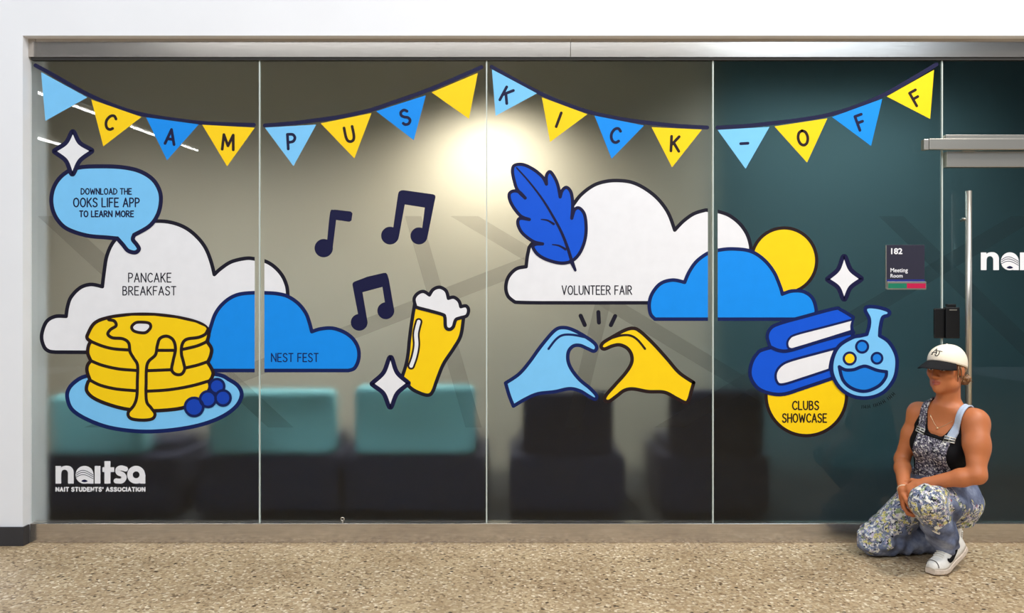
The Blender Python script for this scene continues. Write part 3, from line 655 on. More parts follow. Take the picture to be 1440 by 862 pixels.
# students' association logos
def logo(dx, dy, lab):
    t = thing('logo', lab, 'logo', (px(141 + dx), LY(1), pz(691 + dy)), 'white lettered logos')
    bm = bmesh.new()
    def pt(x, y): return (x + dx, y + dy)
    lay = [1.0]
    def poly(p):
        lay[0] += 0.07; fill(bm, [pt(*q) for q in p], lay[0])
    def arc(cx, cy, r, a0, a1, n=14): return [(cx + r * math.cos(math.radians(a0 + (a1 - a0) * k / n)), cy + r * math.sin(math.radians(a0 + (a1 - a0) * k / n))) for k in range(n + 1)]
    poly([(78.2, 655.2), (86, 655.2), (86, 657.5)] + [(88.5, 655.6), (92, 654.8)] + arc(94.5, 664, 9.2, -88, 0) + [(103.7, 680), (95.7, 680)] + [(95.7, 665)] + arc(91, 665, 4.6, -10, -172, 8)[0:] + [(86.2, 666), (86.2, 680), (78.2, 680)])
    def ring(cx, cy, ro, ri, layer=1):
        n = 36
        a = [bm.verts.new((px(cx + dx + ro * math.cos(2 * math.pi * k / n)), LY(layer), pz(cy + dy + ro * math.sin(2 * math.pi * k / n)))) for k in range(n)]
        b = [bm.verts.new((px(cx + dx + ri * math.cos(2 * math.pi * k / n)), LY(layer), pz(cy + dy + ri * math.sin(2 * math.pi * k / n)))) for k in range(n)]
        for k in range(n): bm.faces.new((a[k], a[(k + 1) % n], b[(k + 1) % n], b[k]))
    # first a: full disc with a curved cut, plus stem
    fill(bm, [pt(*q) for q in circ(119, 667.6, 12.6, 36)], 1)
    poly([(123.5, 667.6), (131.6, 667.6), (131.6, 680), (123.5, 680)])
    # i
    poly([(133.2, 655.2), (141.3, 655.2), (141.3, 680), (133.2, 680)])
    # t
    poly([(147, 648.4), (155.4, 648.4), (155.4, 657), (160.6, 657), (160.6, 663.6), (155.4, 663.6), (155.4, 680), (147, 680), (147, 663.6), (144.2, 663.6), (144.2, 657), (147, 657)])
    # s
    stroke(bm, [pt(*q) for q in spl([(176.5, 659.5), (170, 658), (166, 660.5), (167, 664.8), (172.5, 667.5), (174.6, 671.5), (171, 676.2), (163.5, 676.2)], False)], 7.2, 1.02)
    # last a
    ring(191.5, 667.6, 12.6, 4.8); poly([(197, 668), (204.5, 668), (204.5, 680), (197, 680)])
    dec('wordmark', bm, P_WHITE, t)
    cut = bmesh.new()
    for yy, bend in ((664.2, 4.2), (666.8, 3.6), (669.6, 3.0)):
        stroke(cut, [pt(*q) for q in spl([(107.2, yy + 1.4), (114, yy - bend * .6), (121, yy - bend * .5), (131, yy + 3.5)], False)], 0.8, 1.9)
    fill(cut, [pt(*q) for q in spl([(114.5, 676.5), (119, 674.2), (123.4, 676.6), (119, 678)])], 1.96)
    dec('wave_lines', cut, P_NAVY, t)
    dec('small_lettering', text_bm(bmesh.new(), "NAIT STUDENTS' ASSOCIATION", 79, 203.8, 685.5, 690.6, 1.7, 1, gap=.34), P_WHITE, t)
logo(0, 0, 'white wordmark logo low on the first glass panel')
logo(1301, -300.2, 'white wordmark logo on the glass door, cut by the photo edge')

# ------------------------------------------------------------------ fittings on the glass
sgn = thing('room_sign', 'dark meeting room sign numbered 182 on the glass beside the door', 'sign', (px(1273), -0.004, pz(407)))
obj('plate', B(px(1246), px(1299.5), -0.006, -0.0008, pz(394), pz(344.5), bev=0.0008), plain('sign_slate', rgb(40, 38, 56), 0.45), sgn)
obj('blue_strip', B(px(1246.5), px(1299.5), -0.0068, -0.0008, pz(396), pz(393)), plain('sign_blue', rgb(32, 44, 128), 0.4), sgn)
sl = obj('slider_frame', B(px(1246.8), px(1301.5), -0.009, -0.0008, pz(407.2), pz(396), bev=0.001), M['silver'], sgn)
obj('green_tab', B(px(1248), px(1274), -0.0102, -0.009, pz(405.4), pz(398.6)), plain('sign_green', rgb(24, 120, 92), 0.4), sl)
obj('red_tab', B(px(1274), px(1300.5), -0.0102, -0.009, pz(405.4), pz(398.6)), plain('sign_red', rgb(190, 22, 72), 0.4), sl)
obj('side_edge', B(px(1245), px(1246), -0.007, -0.0008, pz(406), pz(345)), M['silver'], sgn)
def sign_text(body, x0, x1, ytop, ybot, y, mat, parent, bold=0.0):
    cu = bpy.data.curves.new('t', 'FONT'); cu.body = body; cu.size = 1.0; cu.offset = bold; cu.resolution_u = 3
    o = bpy.data.objects.new('t', cu); COL.objects.link(o)
    dg = bpy.context.evaluated_depsgraph_get(); dg.update()
    me = bpy.data.meshes.new_from_object(o.evaluated_get(dg))
    bpy.data.objects.remove(o)
    c = np.empty(len(me.vertices) * 3); me.vertices.foreach_get('co', c); c = c.reshape(-1, 3)
    mn, mxx = c.min(0), c.max(0)
    off = Vector(parent.location)
    nx_ = px(x0) + (c[:, 0] - mn[0]) / (mxx[0] - mn[0]) * (px(x1) - px(x0))
    nz_ = pz(ybot) + (c[:, 1] - mn[1]) / (mxx[1] - mn[1]) * (pz(ytop) - pz(ybot))
    q = np.stack([nx_ - off.x, np.full(len(nx_), y) - off.y, nz_ - off.z], 1)
    me.vertices.foreach_set('co', q.ravel()); me.update()
    return link_mesh('lettering', me, mat, parent)
WHT = plain('sign_white', rgb(235, 235, 240), 0.5)
sign_text('182', 1252.3, 1268.3, 349, 357.6, -0.0064, WHT, sgn, 0.03)
sign_text('Meeting', 1251.5, 1275.8, 377, 384.8, -0.0064, WHT, sgn, 0.015)
sign_text('Room', 1251.5, 1268.5, 385.2, 390.4, -0.0064, WHT, sgn, 0.015)

cr = thing('card_reader', 'black card reader box mounted on the glass door edge', 'card reader', (px(1330), -0.02, pz(476)))
obj('front_housing', B(px(1326), px(1345.5), -0.034, -0.0008, pz(475.5), pz(432), bev=0.005, seg=3), M['black'], cr)
obj('latch', B(px(1329), px(1341), -0.028, -0.0008, pz(433), pz(427.5), bev=0.003), M['black'], cr)
obj('label_strip', B(px(1330.5), px(1341), -0.0345, -0.033, pz(436.5), pz(435)), M['silver'], cr)
obj('back_housing', B(px(1312), px(1326.4), -0.018, -0.0008, pz(475.5), pz(433.5), bev=0.005, seg=3), M['black'], cr)
fbm = bmesh.new(); tube(fbm, [(px(482) + 0.009 * math.cos(a), -0.006, pz(729.5) + 0.009 * math.sin(a)) for a in [2 * math.pi * k / 20 for k in range(20)]], 0.0032, 8, True)
box(fbm, px(482) - 0.004, px(482) + 0.004, -0.008, 0, pz(735.5), pz(731))
o = obj('glass_lock', fbm, M['silver'], None, True); rebase(o); tag(o, 'small steel ring lock at the foot of the second glass panel', 'lock')

# ------------------------------------------------------------------ lounge seats behind the glass
def cushion(x0, x1, y0, y1, z0, z1, bev, lean=0.0):
    bm = B(x0, x1, y0, y1, z0, z1, bev=bev, seg=5)
    for v in bm.verts:
        t = (v.co.z - z0) / (z1 - z0); v.co.y += lean * t
    return bm
def seat(xl, xr, backm, bx0, bx1, topy, label):
    d = 4.92
    X0, X1 = (xl - 720) / FPX * d, (xr - 720) / FPX * d
    A0, A1 = (bx0 - 720) / FPX * d, (bx1 - 720) / FPX * d
    t = thing('lounge_chair', label, 'armchair', ((X0 + X1) / 2, 0.75, 0.006), 'lounge chairs behind the glass')
    obj('base', cushion(X0, X1, 0.42, 1.12, 0.05, 0.405, 0.03), M['navy_fabric'], t, True)
    obj('backrest', cushion(A0, A1, 0.44, 0.60, 0.40, CAMZ - (topy - 431) / FPX * d, 0.05, -0.03), backm, t, True)
    for sx in (X0 + .05, X1 - .05):
        for sy in (0.48, 1.06):
            lb = bmesh.new(); tube(lb, [(sx, sy, 0.006), (sx, sy, 0.06)], 0.018, 10); obj('leg', lb, M['black'], t, True)
    obj('seat_cushion', cushion(X0 + .06, X1 - .06, 0.60, 1.10, 0.40, 0.47, 0.03), M['navy_fabric'], t, True)
seat(50, 246, M['teal_fabric'], 66, 200, 556, 'teal backed navy lounge chair at the far left, behind the pancakes')
seat(273, 476, M['teal_fabric'], 290, 469, 549, 'teal backed navy lounge chair straddling the first glass seam')
seat(481, 684, M['teal_fabric'], 497, 668, 543, 'teal backed navy lounge chair below the beer glass')
seat(716, 880, M['navy_fabric'], 735, 864, 551, 'all navy lounge chair below the heart hands')
seat(930, 1085, M['navy_fabric'], 944, 1078, 549, 'all navy lounge chair behind the glass, left of the clubs disc')
# lamps of the atrium, seen mirrored in the glass
def lamp_bar(label, a, b):
    a, b = Vector(a), Vector(b)
    t = thing('linear_lamp', label, 'lamp', tuple((a + b) / 2), 'hanging linear lamps of the atrium')
    bm = bmesh.new(); tube(bm, [a, b], 0.017, 8); obj('tube', bm, M['lamp'], t, True)
    bm = bmesh.new(); tube(bm, [a + Vector((0, 0, .05)), b + Vector((0, 0, .05))], 0.03, 8); obj('housing', bm, M['silver'], t, True)
    for q in (a, b):
        bm = bmesh.new(); tube(bm, [q + Vector((0, 0, .05)), q + Vector((0, 0, 2.6))], 0.004, 6); obj('wire', bm, M['black'], t)
M['lamp'] = emit('lamp_white', (1, 1, 1, 1), 34)
def mir(x, y, z):                               # place whose mirror image in the glass falls on this pixel, at height z
    T = (z - CAMZ) / ((431 - y) / FPX); return ((x - 720) / FPX * T, -(T - CAMD), z)
lamp_bar('long hanging lamp mirrored across the first pennants', mir(52, 130, 4.0), mir(278, 212, 4.0))
lamp_bar('hanging lamp mirrored beside the white star on the left', mir(52, 194, 3.4), mir(84, 203, 3.4))

# ------------------------------------------------------------------ the kneeling person
# signed distance fields on a grid, turned into one smooth continuous mesh
class Grid:
    def __init__(self, lo, hi, res):
        self.lo = np.array(lo, float); self.res = res
        self.n = np.ceil((np.array(hi) - self.lo) / res).astype(int) + 1
        self.a = np.full(self.n, 0.5, np.float32)
    def region(self, lo, hi):
        i0 = np.maximum(0, np.floor((np.array(lo) - self.lo) / self.res).astype(int))
        i1 = np.minimum(self.n, np.ceil((np.array(hi) - self.lo) / self.res).astype(int) + 2)
        sl = tuple(slice(a, b) for a, b in zip(i0, i1))
        ax = [(self.lo[k] + self.res * np.arange(i0[k], i1[k])).astype(np.float32) for k in range(3)]
        return sl, (ax[0][:, None, None], ax[1][None, :, None], ax[2][None, None, :])
    def add(self, prim, k=0.02, mode='add'):
        fn, lo, hi = prim
        m = k + 0.03
        sl, P = self.region(np.array(lo) - m, np.array(hi) + m)
        if min(s.stop - s.start for s in sl) <= 0: return
        b = fn(*P); a = self.a[sl]
        if mode == 'add':
            h = np.clip(0.5 + 0.5 * (a - b) / k, 0, 1); self.a[sl] = a * (1 - h) + b * h - k * h * (1 - h)
        elif mode == 'cut':
            h = np.clip(0.5 - 0.5 * (a + b) / k, 0, 1); self.a[sl] = a * (1 - h) - b * h + k * h * (1 - h)
def cap_(a, b, ra, rb):
    a = np.array(a, float); b = np.array(b, float); d = b - a; L2 = float(d @ d); r = max(ra, rb)
    def fn(X, Y, Z):
        x, y, z = X - a[0], Y - a[1], Z - a[2]
        t = np.clip((x * d[0] + y * d[1] + z * d[2]) / L2, 0, 1)
        return np.sqrt((x - d[0] * t) ** 2 + (y - d[1] * t) ** 2 + (z - d[2] * t) ** 2) - (ra + (rb - ra) * t)
    return fn, np.minimum(a, b) - r, np.maximum(a, b) + r
def ell(c, r, ax=None):
    c = np.array(c, float); r = np.array(r, float); R = np.eye(3) if ax is None else np.array(ax, float)
    def fn(X, Y, Z):
        x, y, z = X - c[0], Y - c[1], Z - c[2]
        q = [(x * R[i, 0] + y * R[i, 1] + z * R[i, 2]) / r[i] for i in range(3)]
        k0 = np.sqrt(q[0] ** 2 + q[1] ** 2 + q[2] ** 2); k1 = np.sqrt((q[0] / r[0]) ** 2 + (q[1] / r[1]) ** 2 + (q[2] / r[2]) ** 2)
        return k0 * (k0 - 1) / np.maximum(k1, 1e-6)
    m = r.max(); return fn, c - m, c + m
def nets(g, smooth_iters=1):
    a = g.a; ins = a < 0
    cnt = np.zeros(tuple(n - 1 for n in a.shape), np.int8)
    for dx in (0, 1):
        for dy in (0, 1):
            for dz in (0, 1):
                cnt += ins[dx:a.shape[0] - 1 + dx, dy:a.shape[1] - 1 + dy, dz:a.shape[2] - 1 + dz]
    act = (cnt > 0) & (cnt < 8); idx = np.argwhere(act); nv = len(idx)
    ids = np.full(act.shape, -1, np.int32); ids[act] = np.arange(nv)
    acc = np.zeros((nv, 3)); num = np.zeros(nv)
    C = [(x, y, z) for x in (0, 1) for y in (0, 1) for z in (0, 1)]
    for p in C:
        for ax in range(3):
            if p[ax]: continue
            q = list(p); q[ax] = 1
            va = a[idx[:, 0] + p[0], idx[:, 1] + p[1], idx[:, 2] + p[2]]; vb = a[idx[:, 0] + q[0], idx[:, 1] + q[1], idx[:, 2] + q[2]]
            s = (va < 0) != (vb < 0)
            t = np.where(s, va / np.where(s, va - vb, 1), 0)
            pos = np.tile(np.array(p, float), (nv, 1)); pos[:, ax] += t
            acc[s] += pos[s]; num[s] += 1
    V = g.lo + (idx + acc / num[:, None]) * g.res
    Q = []
    for ax in range(3):
        o1, o2 = (ax + 1) % 3, (ax + 2) % 3
        sa = [slice(None)] * 3; sb = [slice(None)] * 3; sa[ax] = slice(0, -1); sb[ax] = slice(1, None)
        ch = ins[tuple(sa)] != ins[tuple(sb)]; e = np.argwhere(ch)
        ok = (e[:, o1] > 0) & (e[:, o2] > 0) & (e[:, o1] < a.shape[o1] - 1) & (e[:, o2] < a.shape[o2] - 1); e = e[ok]
        flip = ins[e[:, 0], e[:, 1], e[:, 2]]
        def cell(d1, d2):
            c = e.copy(); c[:, o1] -= d1; c[:, o2] -= d2; return ids[c[:, 0], c[:, 1], c[:, 2]]
        q = np.stack([cell(1, 1), cell(0, 1), cell(0, 0), cell(1, 0)], 1)
        q[~flip] = q[~flip][:, ::-1]; Q.append(q)
    Q = np.concatenate(Q)
    for _ in range(smooth_iters):
        s = np.zeros_like(V); n = np.zeros(nv)
        for i in range(4):
            np.add.at(s, Q[:, i], V[Q[:, (i + 1) % 4]] + V[Q[:, (i + 3) % 4]]); np.add.at(n, Q[:, i], 2)
        V = 0.5 * V + 0.5 * s / np.maximum(n, 1)[:, None]
    return V, Q
def net_obj(name, g, mats, parent, pick=None, iters=1):
    V, Q = nets(g, iters)
    me = bpy.data.meshes.new(name)
    me.vertices.add(len(V)); me.loops.add(4 * len(Q)); me.polygons.add(len(Q))
    me.vertices.foreach_set('co', (V - np.array(PL)).ravel())
    me.loops.foreach_set('vertex_index', Q.ravel().astype(np.int32))
    me.polygons.foreach_set('loop_start', (4 * np.arange(len(Q))).astype(np.int32))
    me.polygons.foreach_set('use_smooth', np.ones(len(Q), bool))
    if pick is not None: me.polygons.foreach_set('material_index', pick(V[Q].mean(1)).astype(np.int32))
    me.update(calc_edges=True); me.validate()
    return link_mesh(name, me, mats, parent)
def nrm(v): v = np.array(v, float); return v / np.linalg.norm(v)
A = lambda v: np.array(v, float)
PL = Vector((2.12, -0.40, 0.0))
person = thing('person', 'person in cream cap and paint splattered denim overalls kneeling by the glass door', 'person', PL)

# skeleton
C0, S0 = A((2.257, -0.305, 0.33)), A((2.20, -0.45, 0.77))
TU = nrm(S0 - C0)
tf = A((-0.819, -0.574, 0)); TF = nrm(tf - TU * (tf @ TU)); TL = np.cross(TU, TF); TL = TL if TL @ A((0.57, -0.82, 0)) > 0 else -TL
SH_L, SH_R = A((2.272, -0.570, 0.762)), A((2.118, -0.330, 0.768))
EL_L, WR_L = A((2.236, -0.655, 0.513)), A((2.050, -0.535, 0.448))
EL_R, WR_R = A((2.055, -0.285, 0.521)), A((1.974, -0.47, 0.398))
HP_L, KN_L, AN_L = A((2.313, -0.37, 0.32)), A((2.012, -0.615, 0.378)), A((2.20, -0.47, 0.14))
HP_R, KN_R, AN_R = A((2.20, -0.24, 0.33)), A((1.925, -0.25, 0.085)), A((2.27, -0.20, 0.07))
HC = A((2.185, -0.478, 1.034))
hy = math.radians(62)
HF = A((-math.sin(hy), -math.cos(hy), 0)); HL = A((math.cos(hy), -math.sin(hy), 0)); HU = A((0, 0, 1.0))
ptch = math.radians(-2); HF, HU = HF * math.cos(ptch) + HU * math.sin(ptch), HU * math.cos(ptch) - HF * math.sin(ptch)
HA = np.stack([HL, HF, HU])
def hp(u, v, w_): return HC + HL * u + HF * v + HU * w_

lev = A([-0.08, 0.0, 0.12, 0.25, 0.34, 0.41, 0.455, 0.50, 0.54])
la = A([0.145, 0.160, 0.122, 0.135, 0.148, 0.150, 0.128, 0.075, 0.05])
lb_ = A([0.11, 0.118, 0.100, 0.104, 0.108, 0.095, 0.074, 0.055, 0.045])
lv = A([0.0, 0.0, 0.012, 0.010, 0.004, -0.004, -0.010, -0.012, -0.008])
def tcoord(X, Y, Z):
    x, y, z = X - C0[0], Y - C0[1], Z - C0[2]
    return tuple(x * q[0] + y * q[1] + z * q[2] for q in (TL, TF, TU))
def torso_d(X, Y, Z):
    u, v, h = tcoord(X, Y, Z)
    a = np.interp(h, lev, la).astype(np.float32); b = np.interp(h, lev, lb_).astype(np.float32); c = np.interp(h, lev, lv).astype(np.float32)
    n = (np.abs(u / a) ** 2.3 + np.abs((v - c) / b) ** 2.3) ** (1 / 2.3)
    d = (n - 1) * np.minimum(a, b)
    d = np.maximum(d, np.maximum(h - 0.53, -0.08 - h))
    for sx in (-1, 1):      # chest
        q = C0 + TL * 0.066 * sx + TF * 0.088 + TU * 0.315
        e = np.sqrt((X - q[0]) ** 2 + (Y - q[1]) ** 2 + (Z - q[2]) ** 2) - 0.052
        k = 0.045; hh = np.clip(0.5 + 0.5 * (d - e) / k, 0, 1); d = d * (1 - hh) + e * hh - k * hh * (1 - hh)
    return d
TORSO = (torso_d, C0 + A((-.24, -.30, -.10)), S0 + A((.22, .22, .10)))

GLO, GHI, GR = (1.77, -0.84, 0.0), (2.50, -0.06, 1.16), 0.0036
g = Grid(GLO, GHI, GR)
g.add(TORSO, 0.01)
# neck, trapezius, shoulders
nb = C0 + TU * 0.47 - TF * 0.012; nt = hp(0, -0.018, -0.06)
g.add(cap_(nb, nt, 0.056, 0.050), 0.03)
g.add(cap_(nb, hp(0, 0.0, -0.075), 0.048, 0.045), 0.02)
for s_ in (SH_L, SH_R):
    mid = nb + TU * 0.035
    g.add(cap_(mid, s_ + TU * 0.006, 0.038, 0.040), 0.04)
    g.add(ell(s_, (0.048, 0.048, 0.054)), 0.035)
def limb(a, b, ra, rm, rb, k=0.02, t=0.4):
    m = a + (b - a) * t
    g.add(cap_(a, m, ra, rm), k); g.add(cap_(m, b, rm, rb), k)
trunk = g.a.copy()
limb(SH_L, EL_L, 0.053, 0.052, 0.041, 0.025, 0.45); limb(EL_L, WR_L, 0.041, 0.042, 0.026, 0.02, 0.3)
limb(SH_R, EL_R, 0.046, 0.044, 0.036, 0.025, 0.45); limb(EL_R, WR_R, 0.036, 0.038, 0.026, 0.02, 0.3)
# muscle on the near upper arm
g.add(ell(SH_L + (EL_L - SH_L) * 0.45 + A((0.014, -0.014, 0)), (0.044, 0.044, 0.085)), 0.03)
g.add(ell(SH_L + (EL_L - SH_L) * 0.05 + A((0.012, -0.008, -0.005)), (0.052, 0.05, 0.062)), 0.03)
# legs (inside the overalls) and feet
for hpp, kn, an in ((HP_L, KN_L, AN_L), (HP_R, KN_R, AN_R)):
    limb(hpp, kn, 0.085, 0.075, 0.052, 0.03); limb(kn, an, 0.052, 0.052, 0.036, 0.03)
g.add(cap_(AN_L, (2.13, -0.52, 0.045), 0.034, 0.026), 0.02); g.add(cap_(AN_R, (2.36, -0.20, 0.045), 0.034, 0.026), 0.02)
# hands: palm, four jointed fingers, thumb
def hand(wr, dirv, palm_n, thumb_side, curl, spread=0.9, sc=1.0):
    d = nrm(dirv); n = nrm(A(palm_n) - d * (A(palm_n) @ d)); s = nrm(np.cross(d, n)) * thumb_side
    R = np.stack([s, d, n])
    g.add(cap_(wr, wr + d * 0.03, 0.025, 0.024), 0.015)
    g.add(ell(wr + d * 0.052, (0.038 * sc, 0.048 * sc, 0.017 * sc), R), 0.015)
    for i, (off, ln) in enumerate(((0.027, 0.072), (0.009, 0.080), (-0.009, 0.075), (-0.026, 0.060))):
        p = wr + d * (0.088 - 0.004 * abs(i - 1)) * sc + s * off * sc; ang = 0.25; rr_ = (0.0092, 0.0096, 0.0092, 0.0082)[i]
        for j, fr in enumerate((0.46, 0.31, 0.23)):
            ang += curl[j] * (1 + 0.08 * (i - 1.5))
            q = p + (d * math.cos(ang) + n * math.sin(ang)) * ln * fr * sc
            g.add(cap_(p, q, rr_ * sc, rr_ * 0.93 * sc), 0.005); p = q; rr_ *= 0.93
    p = wr + d * 0.025 * sc + s * 0.024 * sc
    for v_, ln, r_ in ((d * 0.62 + s * 0.66 + n * 0.35, 0.040, 0.0125), (d * 0.85 + s * 0.25 + n * 0.45, 0.032, 0.0105), (d * 0.9 + n * 0.5 - s * 0.05, 0.024, 0.0092)):
        q = p + nrm(v_) * ln * sc; g.add(cap_(p, q, r_ * sc, r_ * 0.92 * sc), 0.008); p = q
hand(WR_R, (-0.10, -0.18, -1.0), (0.85, -0.45, 0.0), 1, (0.35, 0.75, 0.6), sc=0.95)
hand(WR_L, (-0.86, 0.28, -0.48), (0.1, 0.7, -0.75), -1, (0.3, 0.55, 0.5), sc=0.93)
# head
def H(prim_c, r, k): g.add(ell(hp(*prim_c), r, HA), k)
H((0, -0.008, 0.012), (0.071, 0.092, 0.086), 0.02)
H((0, 0.020, -0.050), (0.058, 0.066, 0.078), 0.03)
H((0, 0.044, -0.092), (0.040, 0.044, 0.042), 0.03)
H((0, 0.076, -0.119), (0.020, 0.018, 0.020), 0.025)
for sx in (-1, 1):
    H((sx * 0.040, 0.055, -0.040), (0.024, 0.026, 0.024), 0.025)
    H((sx * 0.046, 0.020, -0.098), (0.018, 0.030, 0.022), 0.03)
    g.add(cap_(hp(sx * 0.012, 0.084, 0.004), hp(sx * 0.046, 0.066, 0.004), 0.011, 0.010), 0.015)
    g.add(ell(hp(sx * 0.030, 0.090, -0.020), (0.017, 0.014, 0.011), HA), 0.012, 'cut')
    H((sx * 0.030, 0.068, -0.020), (0.0135, 0.0135, 0.0125), 0.004)
    H((sx * 0.073, -0.010, -0.030), (0.009, 0.019, 0.030), 0.008)
g.add(cap_(hp(0, 0.083, -0.008), hp(0, 0.104, -0.052), 0.0085, 0.0115), 0.014)
for sx in (-1, 1): H((sx * 0.0115, 0.093, -0.057), (0.0085, 0.010, 0.0075), 0.008)
for sx in (-1, 1):
    g.add(cap_(hp(0, 0.0925, -0.0815), hp(sx * 0.022, 0.083, -0.080), 0.0062, 0.0035), 0.006)
    g.add(cap_(hp(0, 0.0915, -0.0925), hp(sx * 0.020, 0.083, -0.086), 0.0075, 0.004), 0.006)
g.add(cap_(hp(-0.021, 0.0935, -0.0865), hp(0.021, 0.0935, -0.0865), 0.0022, 0.0022), 0.003, 'cut')

def skin_mat(name, c, rough=0.5):
    m, n, l, p = new_mat(name); p.inputs['Base Color'].default_value = c; p.inputs['Roughness'].default_value = rough
    p.inputs['Subsurface Weight'].default_value = 0.12; p.inputs['Subsurface Radius'].default_value = (0.012, 0.005, 0.003); p.inputs['Subsurface Scale'].default_value = 0.5
    p.inputs['Specular IOR Level'].default_value = 0.5
    return m
SK = [skin_mat('tanned_skin', rgb(192, 114, 68)), skin_mat('lip_skin', rgb(172, 84, 60), 0.4), plain('eye_white', rgb(226, 220, 214), 0.25), plain('eye_iris', rgb(52, 40, 32), 0.2), plain('brow_hair', rgb(96, 66, 46), 0.8)]
def pick_skin(c):
    r = c - HC; u, v, w_ = r @ HL, r @ HF, r @ HU; m = np.zeros(len(c), int)
    lips = (v > 0.078) & (np.abs(u) < 0.023) & (np.abs(w_ + 0.0868) < 0.0125 * np.sqrt(np.clip(1 - (u / 0.0245) ** 2, 0, 1))); m[lips] = 1
    for sx in (-1, 1):
        e = c - hp(sx * 0.030, 0.068, -0.020); d = np.linalg.norm(e, axis=1)
        ey = (d < 0.0158) & (v > 0.069) & (np.abs(w_ + 0.020) < 0.0055); m[ey] = 2
        ii = ey & (np.hypot(u - sx * 0.0295, w_ + 0.020) < 0.0058); m[ii] = 3
        lash = (d < 0.0168) & (v > 0.069) & (w_ + 0.020 >= 0.0055) & (w_ + 0.020 < 0.0085); m[lash] = 3
        br = (v > 0.055) & (np.abs(np.abs(u) - 0.031) < 0.017) & (np.abs(w_ - 0.006) < 0.0035); m[br] = 4
    return m
skin_field = g
net_obj('body', g, SK, person, pick_skin, 1)

def like(lo, hi, res):
    return Grid(lo, hi, res)
# tank top: a thin shell over the trunk
def shell(off, th, region):
    def fn(X, Y, Z):
        u, v, h = tcoord(X, Y, Z)
        i0 = [int(round((float(q.ravel()[0]) - g.lo[k]) / GR)) for k, q in enumerate((X, Y, Z))]
        d = trunk[i0[0]:i0[0] + X.size, i0[1]:i0[1] + Y.size, i0[2]:i0[2] + Z.size]
        return np.maximum(np.abs(d - off) - th, region(u, v, h))
    return fn, TORSO[1], TORSO[2]
def tank_region(u, v, h):
    au = np.abs(u)
    neck_f = 0.398 + 0.20 * np.clip((au - 0.02) / 0.075, 0, 2) ** 2.2
    neck_b = 0.44 + 0.16 * np.clip((au - 0.02) / 0.075, 0, 2) ** 2.2
    top = np.where(v > 0, neck_f, neck_b)
    arm = 0.350 + 0.13 * np.clip((0.145 - au) / 0.045, 0, 1)
    return np.maximum(np.maximum(h - top, 0.0 - h), np.where(au > 0.092, np.maximum(h - arm, au - 0.165), -1) * 1.0)
g2 = Grid(GLO, GHI, GR)
g2.add(shell(0.0025, 0.0040, tank_region), 0.002)
BLK = plain('black_jersey', rgb(14, 13, 16), 0.85, 0, 0.1, 200, 0.2)
net_obj('tank_top', g2, BLK, person)

# denim with paint
def denim(name, blues, amount, scale=34.0, dark=0.0):
    m, n, l, p = new_mat(name); tc = N(n, 'ShaderNodeTexCoord')
    def noise(sc, det=4, off=0.0, rough=0.6):
        mp = N(n, 'ShaderNodeMapping'); mp.inputs['Location'].default_value = (off, off * 1.7, -off); l.new(tc.outputs['Object'], mp.inputs['Vector'])
        z = N(n, 'ShaderNodeTexNoise'); z.inputs['Scale'].default_value = sc; z.inputs['Detail'].default_value = det; z.inputs['Roughness'].default_value = rough
        l.new(mp.outputs['Vector'], z.inputs['Vector']); return z.outputs['Fac']
    def thr(src, a, b):
        r = ramp(n, [(a, (0, 0, 0, 1)), (b, (1, 1, 1, 1))]); l.new(src, r.inputs['Fac']); return r.outputs['Color']
    base = ramp(n, [(0.3, blues[0]), (0.55, blues[1]), (0.75, blues[2])]); l.new(noise(11, 6), base.inputs['Fac'])
    col = base.outputs['Color']
    zone = noise(5.5, 2, 3.1)
    for c, sc, off, t in amount:
        f = thr(noise(sc, 3, off, 0.55), t, t + 0.05)
        col = mixc(n, l, f, col, c)
    l.new(col, p.inputs['Base Color']); p.inputs['Roughness'].default_value = 0.85; p.inputs['Specular IOR Level'].default_value = 0.2
    bp = N(n, 'ShaderNodeBump'); bp.inputs['Strength'].default_value = 0.5; bp.inputs['Distance'].default_value = 0.012
    l.new(noise(16, 5, 9.0), bp.inputs['Height']); l.new(bp.outputs['Normal'], p.inputs['Normal'])
    return m
BLU = (rgb(72, 79, 104), rgb(122, 132, 160), rgb(172, 182, 204))
D_LEG = denim('worn_blue_denim', BLU, [])
W_, Y_, G_, R_, K_, LB_ = rgb(236, 234, 226), rgb(216, 206, 130), rgb(150, 164, 116), rgb(150, 74, 76), rgb(40, 40, 52), rgb(170, 200, 220)
D_PAINT = denim('paint_splattered_denim', BLU, [(G_, 30, 2.0, .56), (W_, 46, 1.0, .535), (Y_, 34, 5.0, .57), (rgb(196, 184, 206), 52, 3.0, .57), (R_, 36, 7.0, .655), (K_, 58, 4.0, .585), (W_, 95, 8.0, .59)])
D_BIB = denim('dark_splattered_denim', (rgb(58, 54, 70), rgb(92, 88, 102), rgb(120, 118, 130)), [(K_, 60, 1.0, .52), (W_, 75, 2.0, .57), (rgb(190, 186, 194), 110, 5.0, .56)])
D_STRAP = plain('pale_denim_strap', rgb(186, 200, 220), 0.8, 0, 0.06, 90)

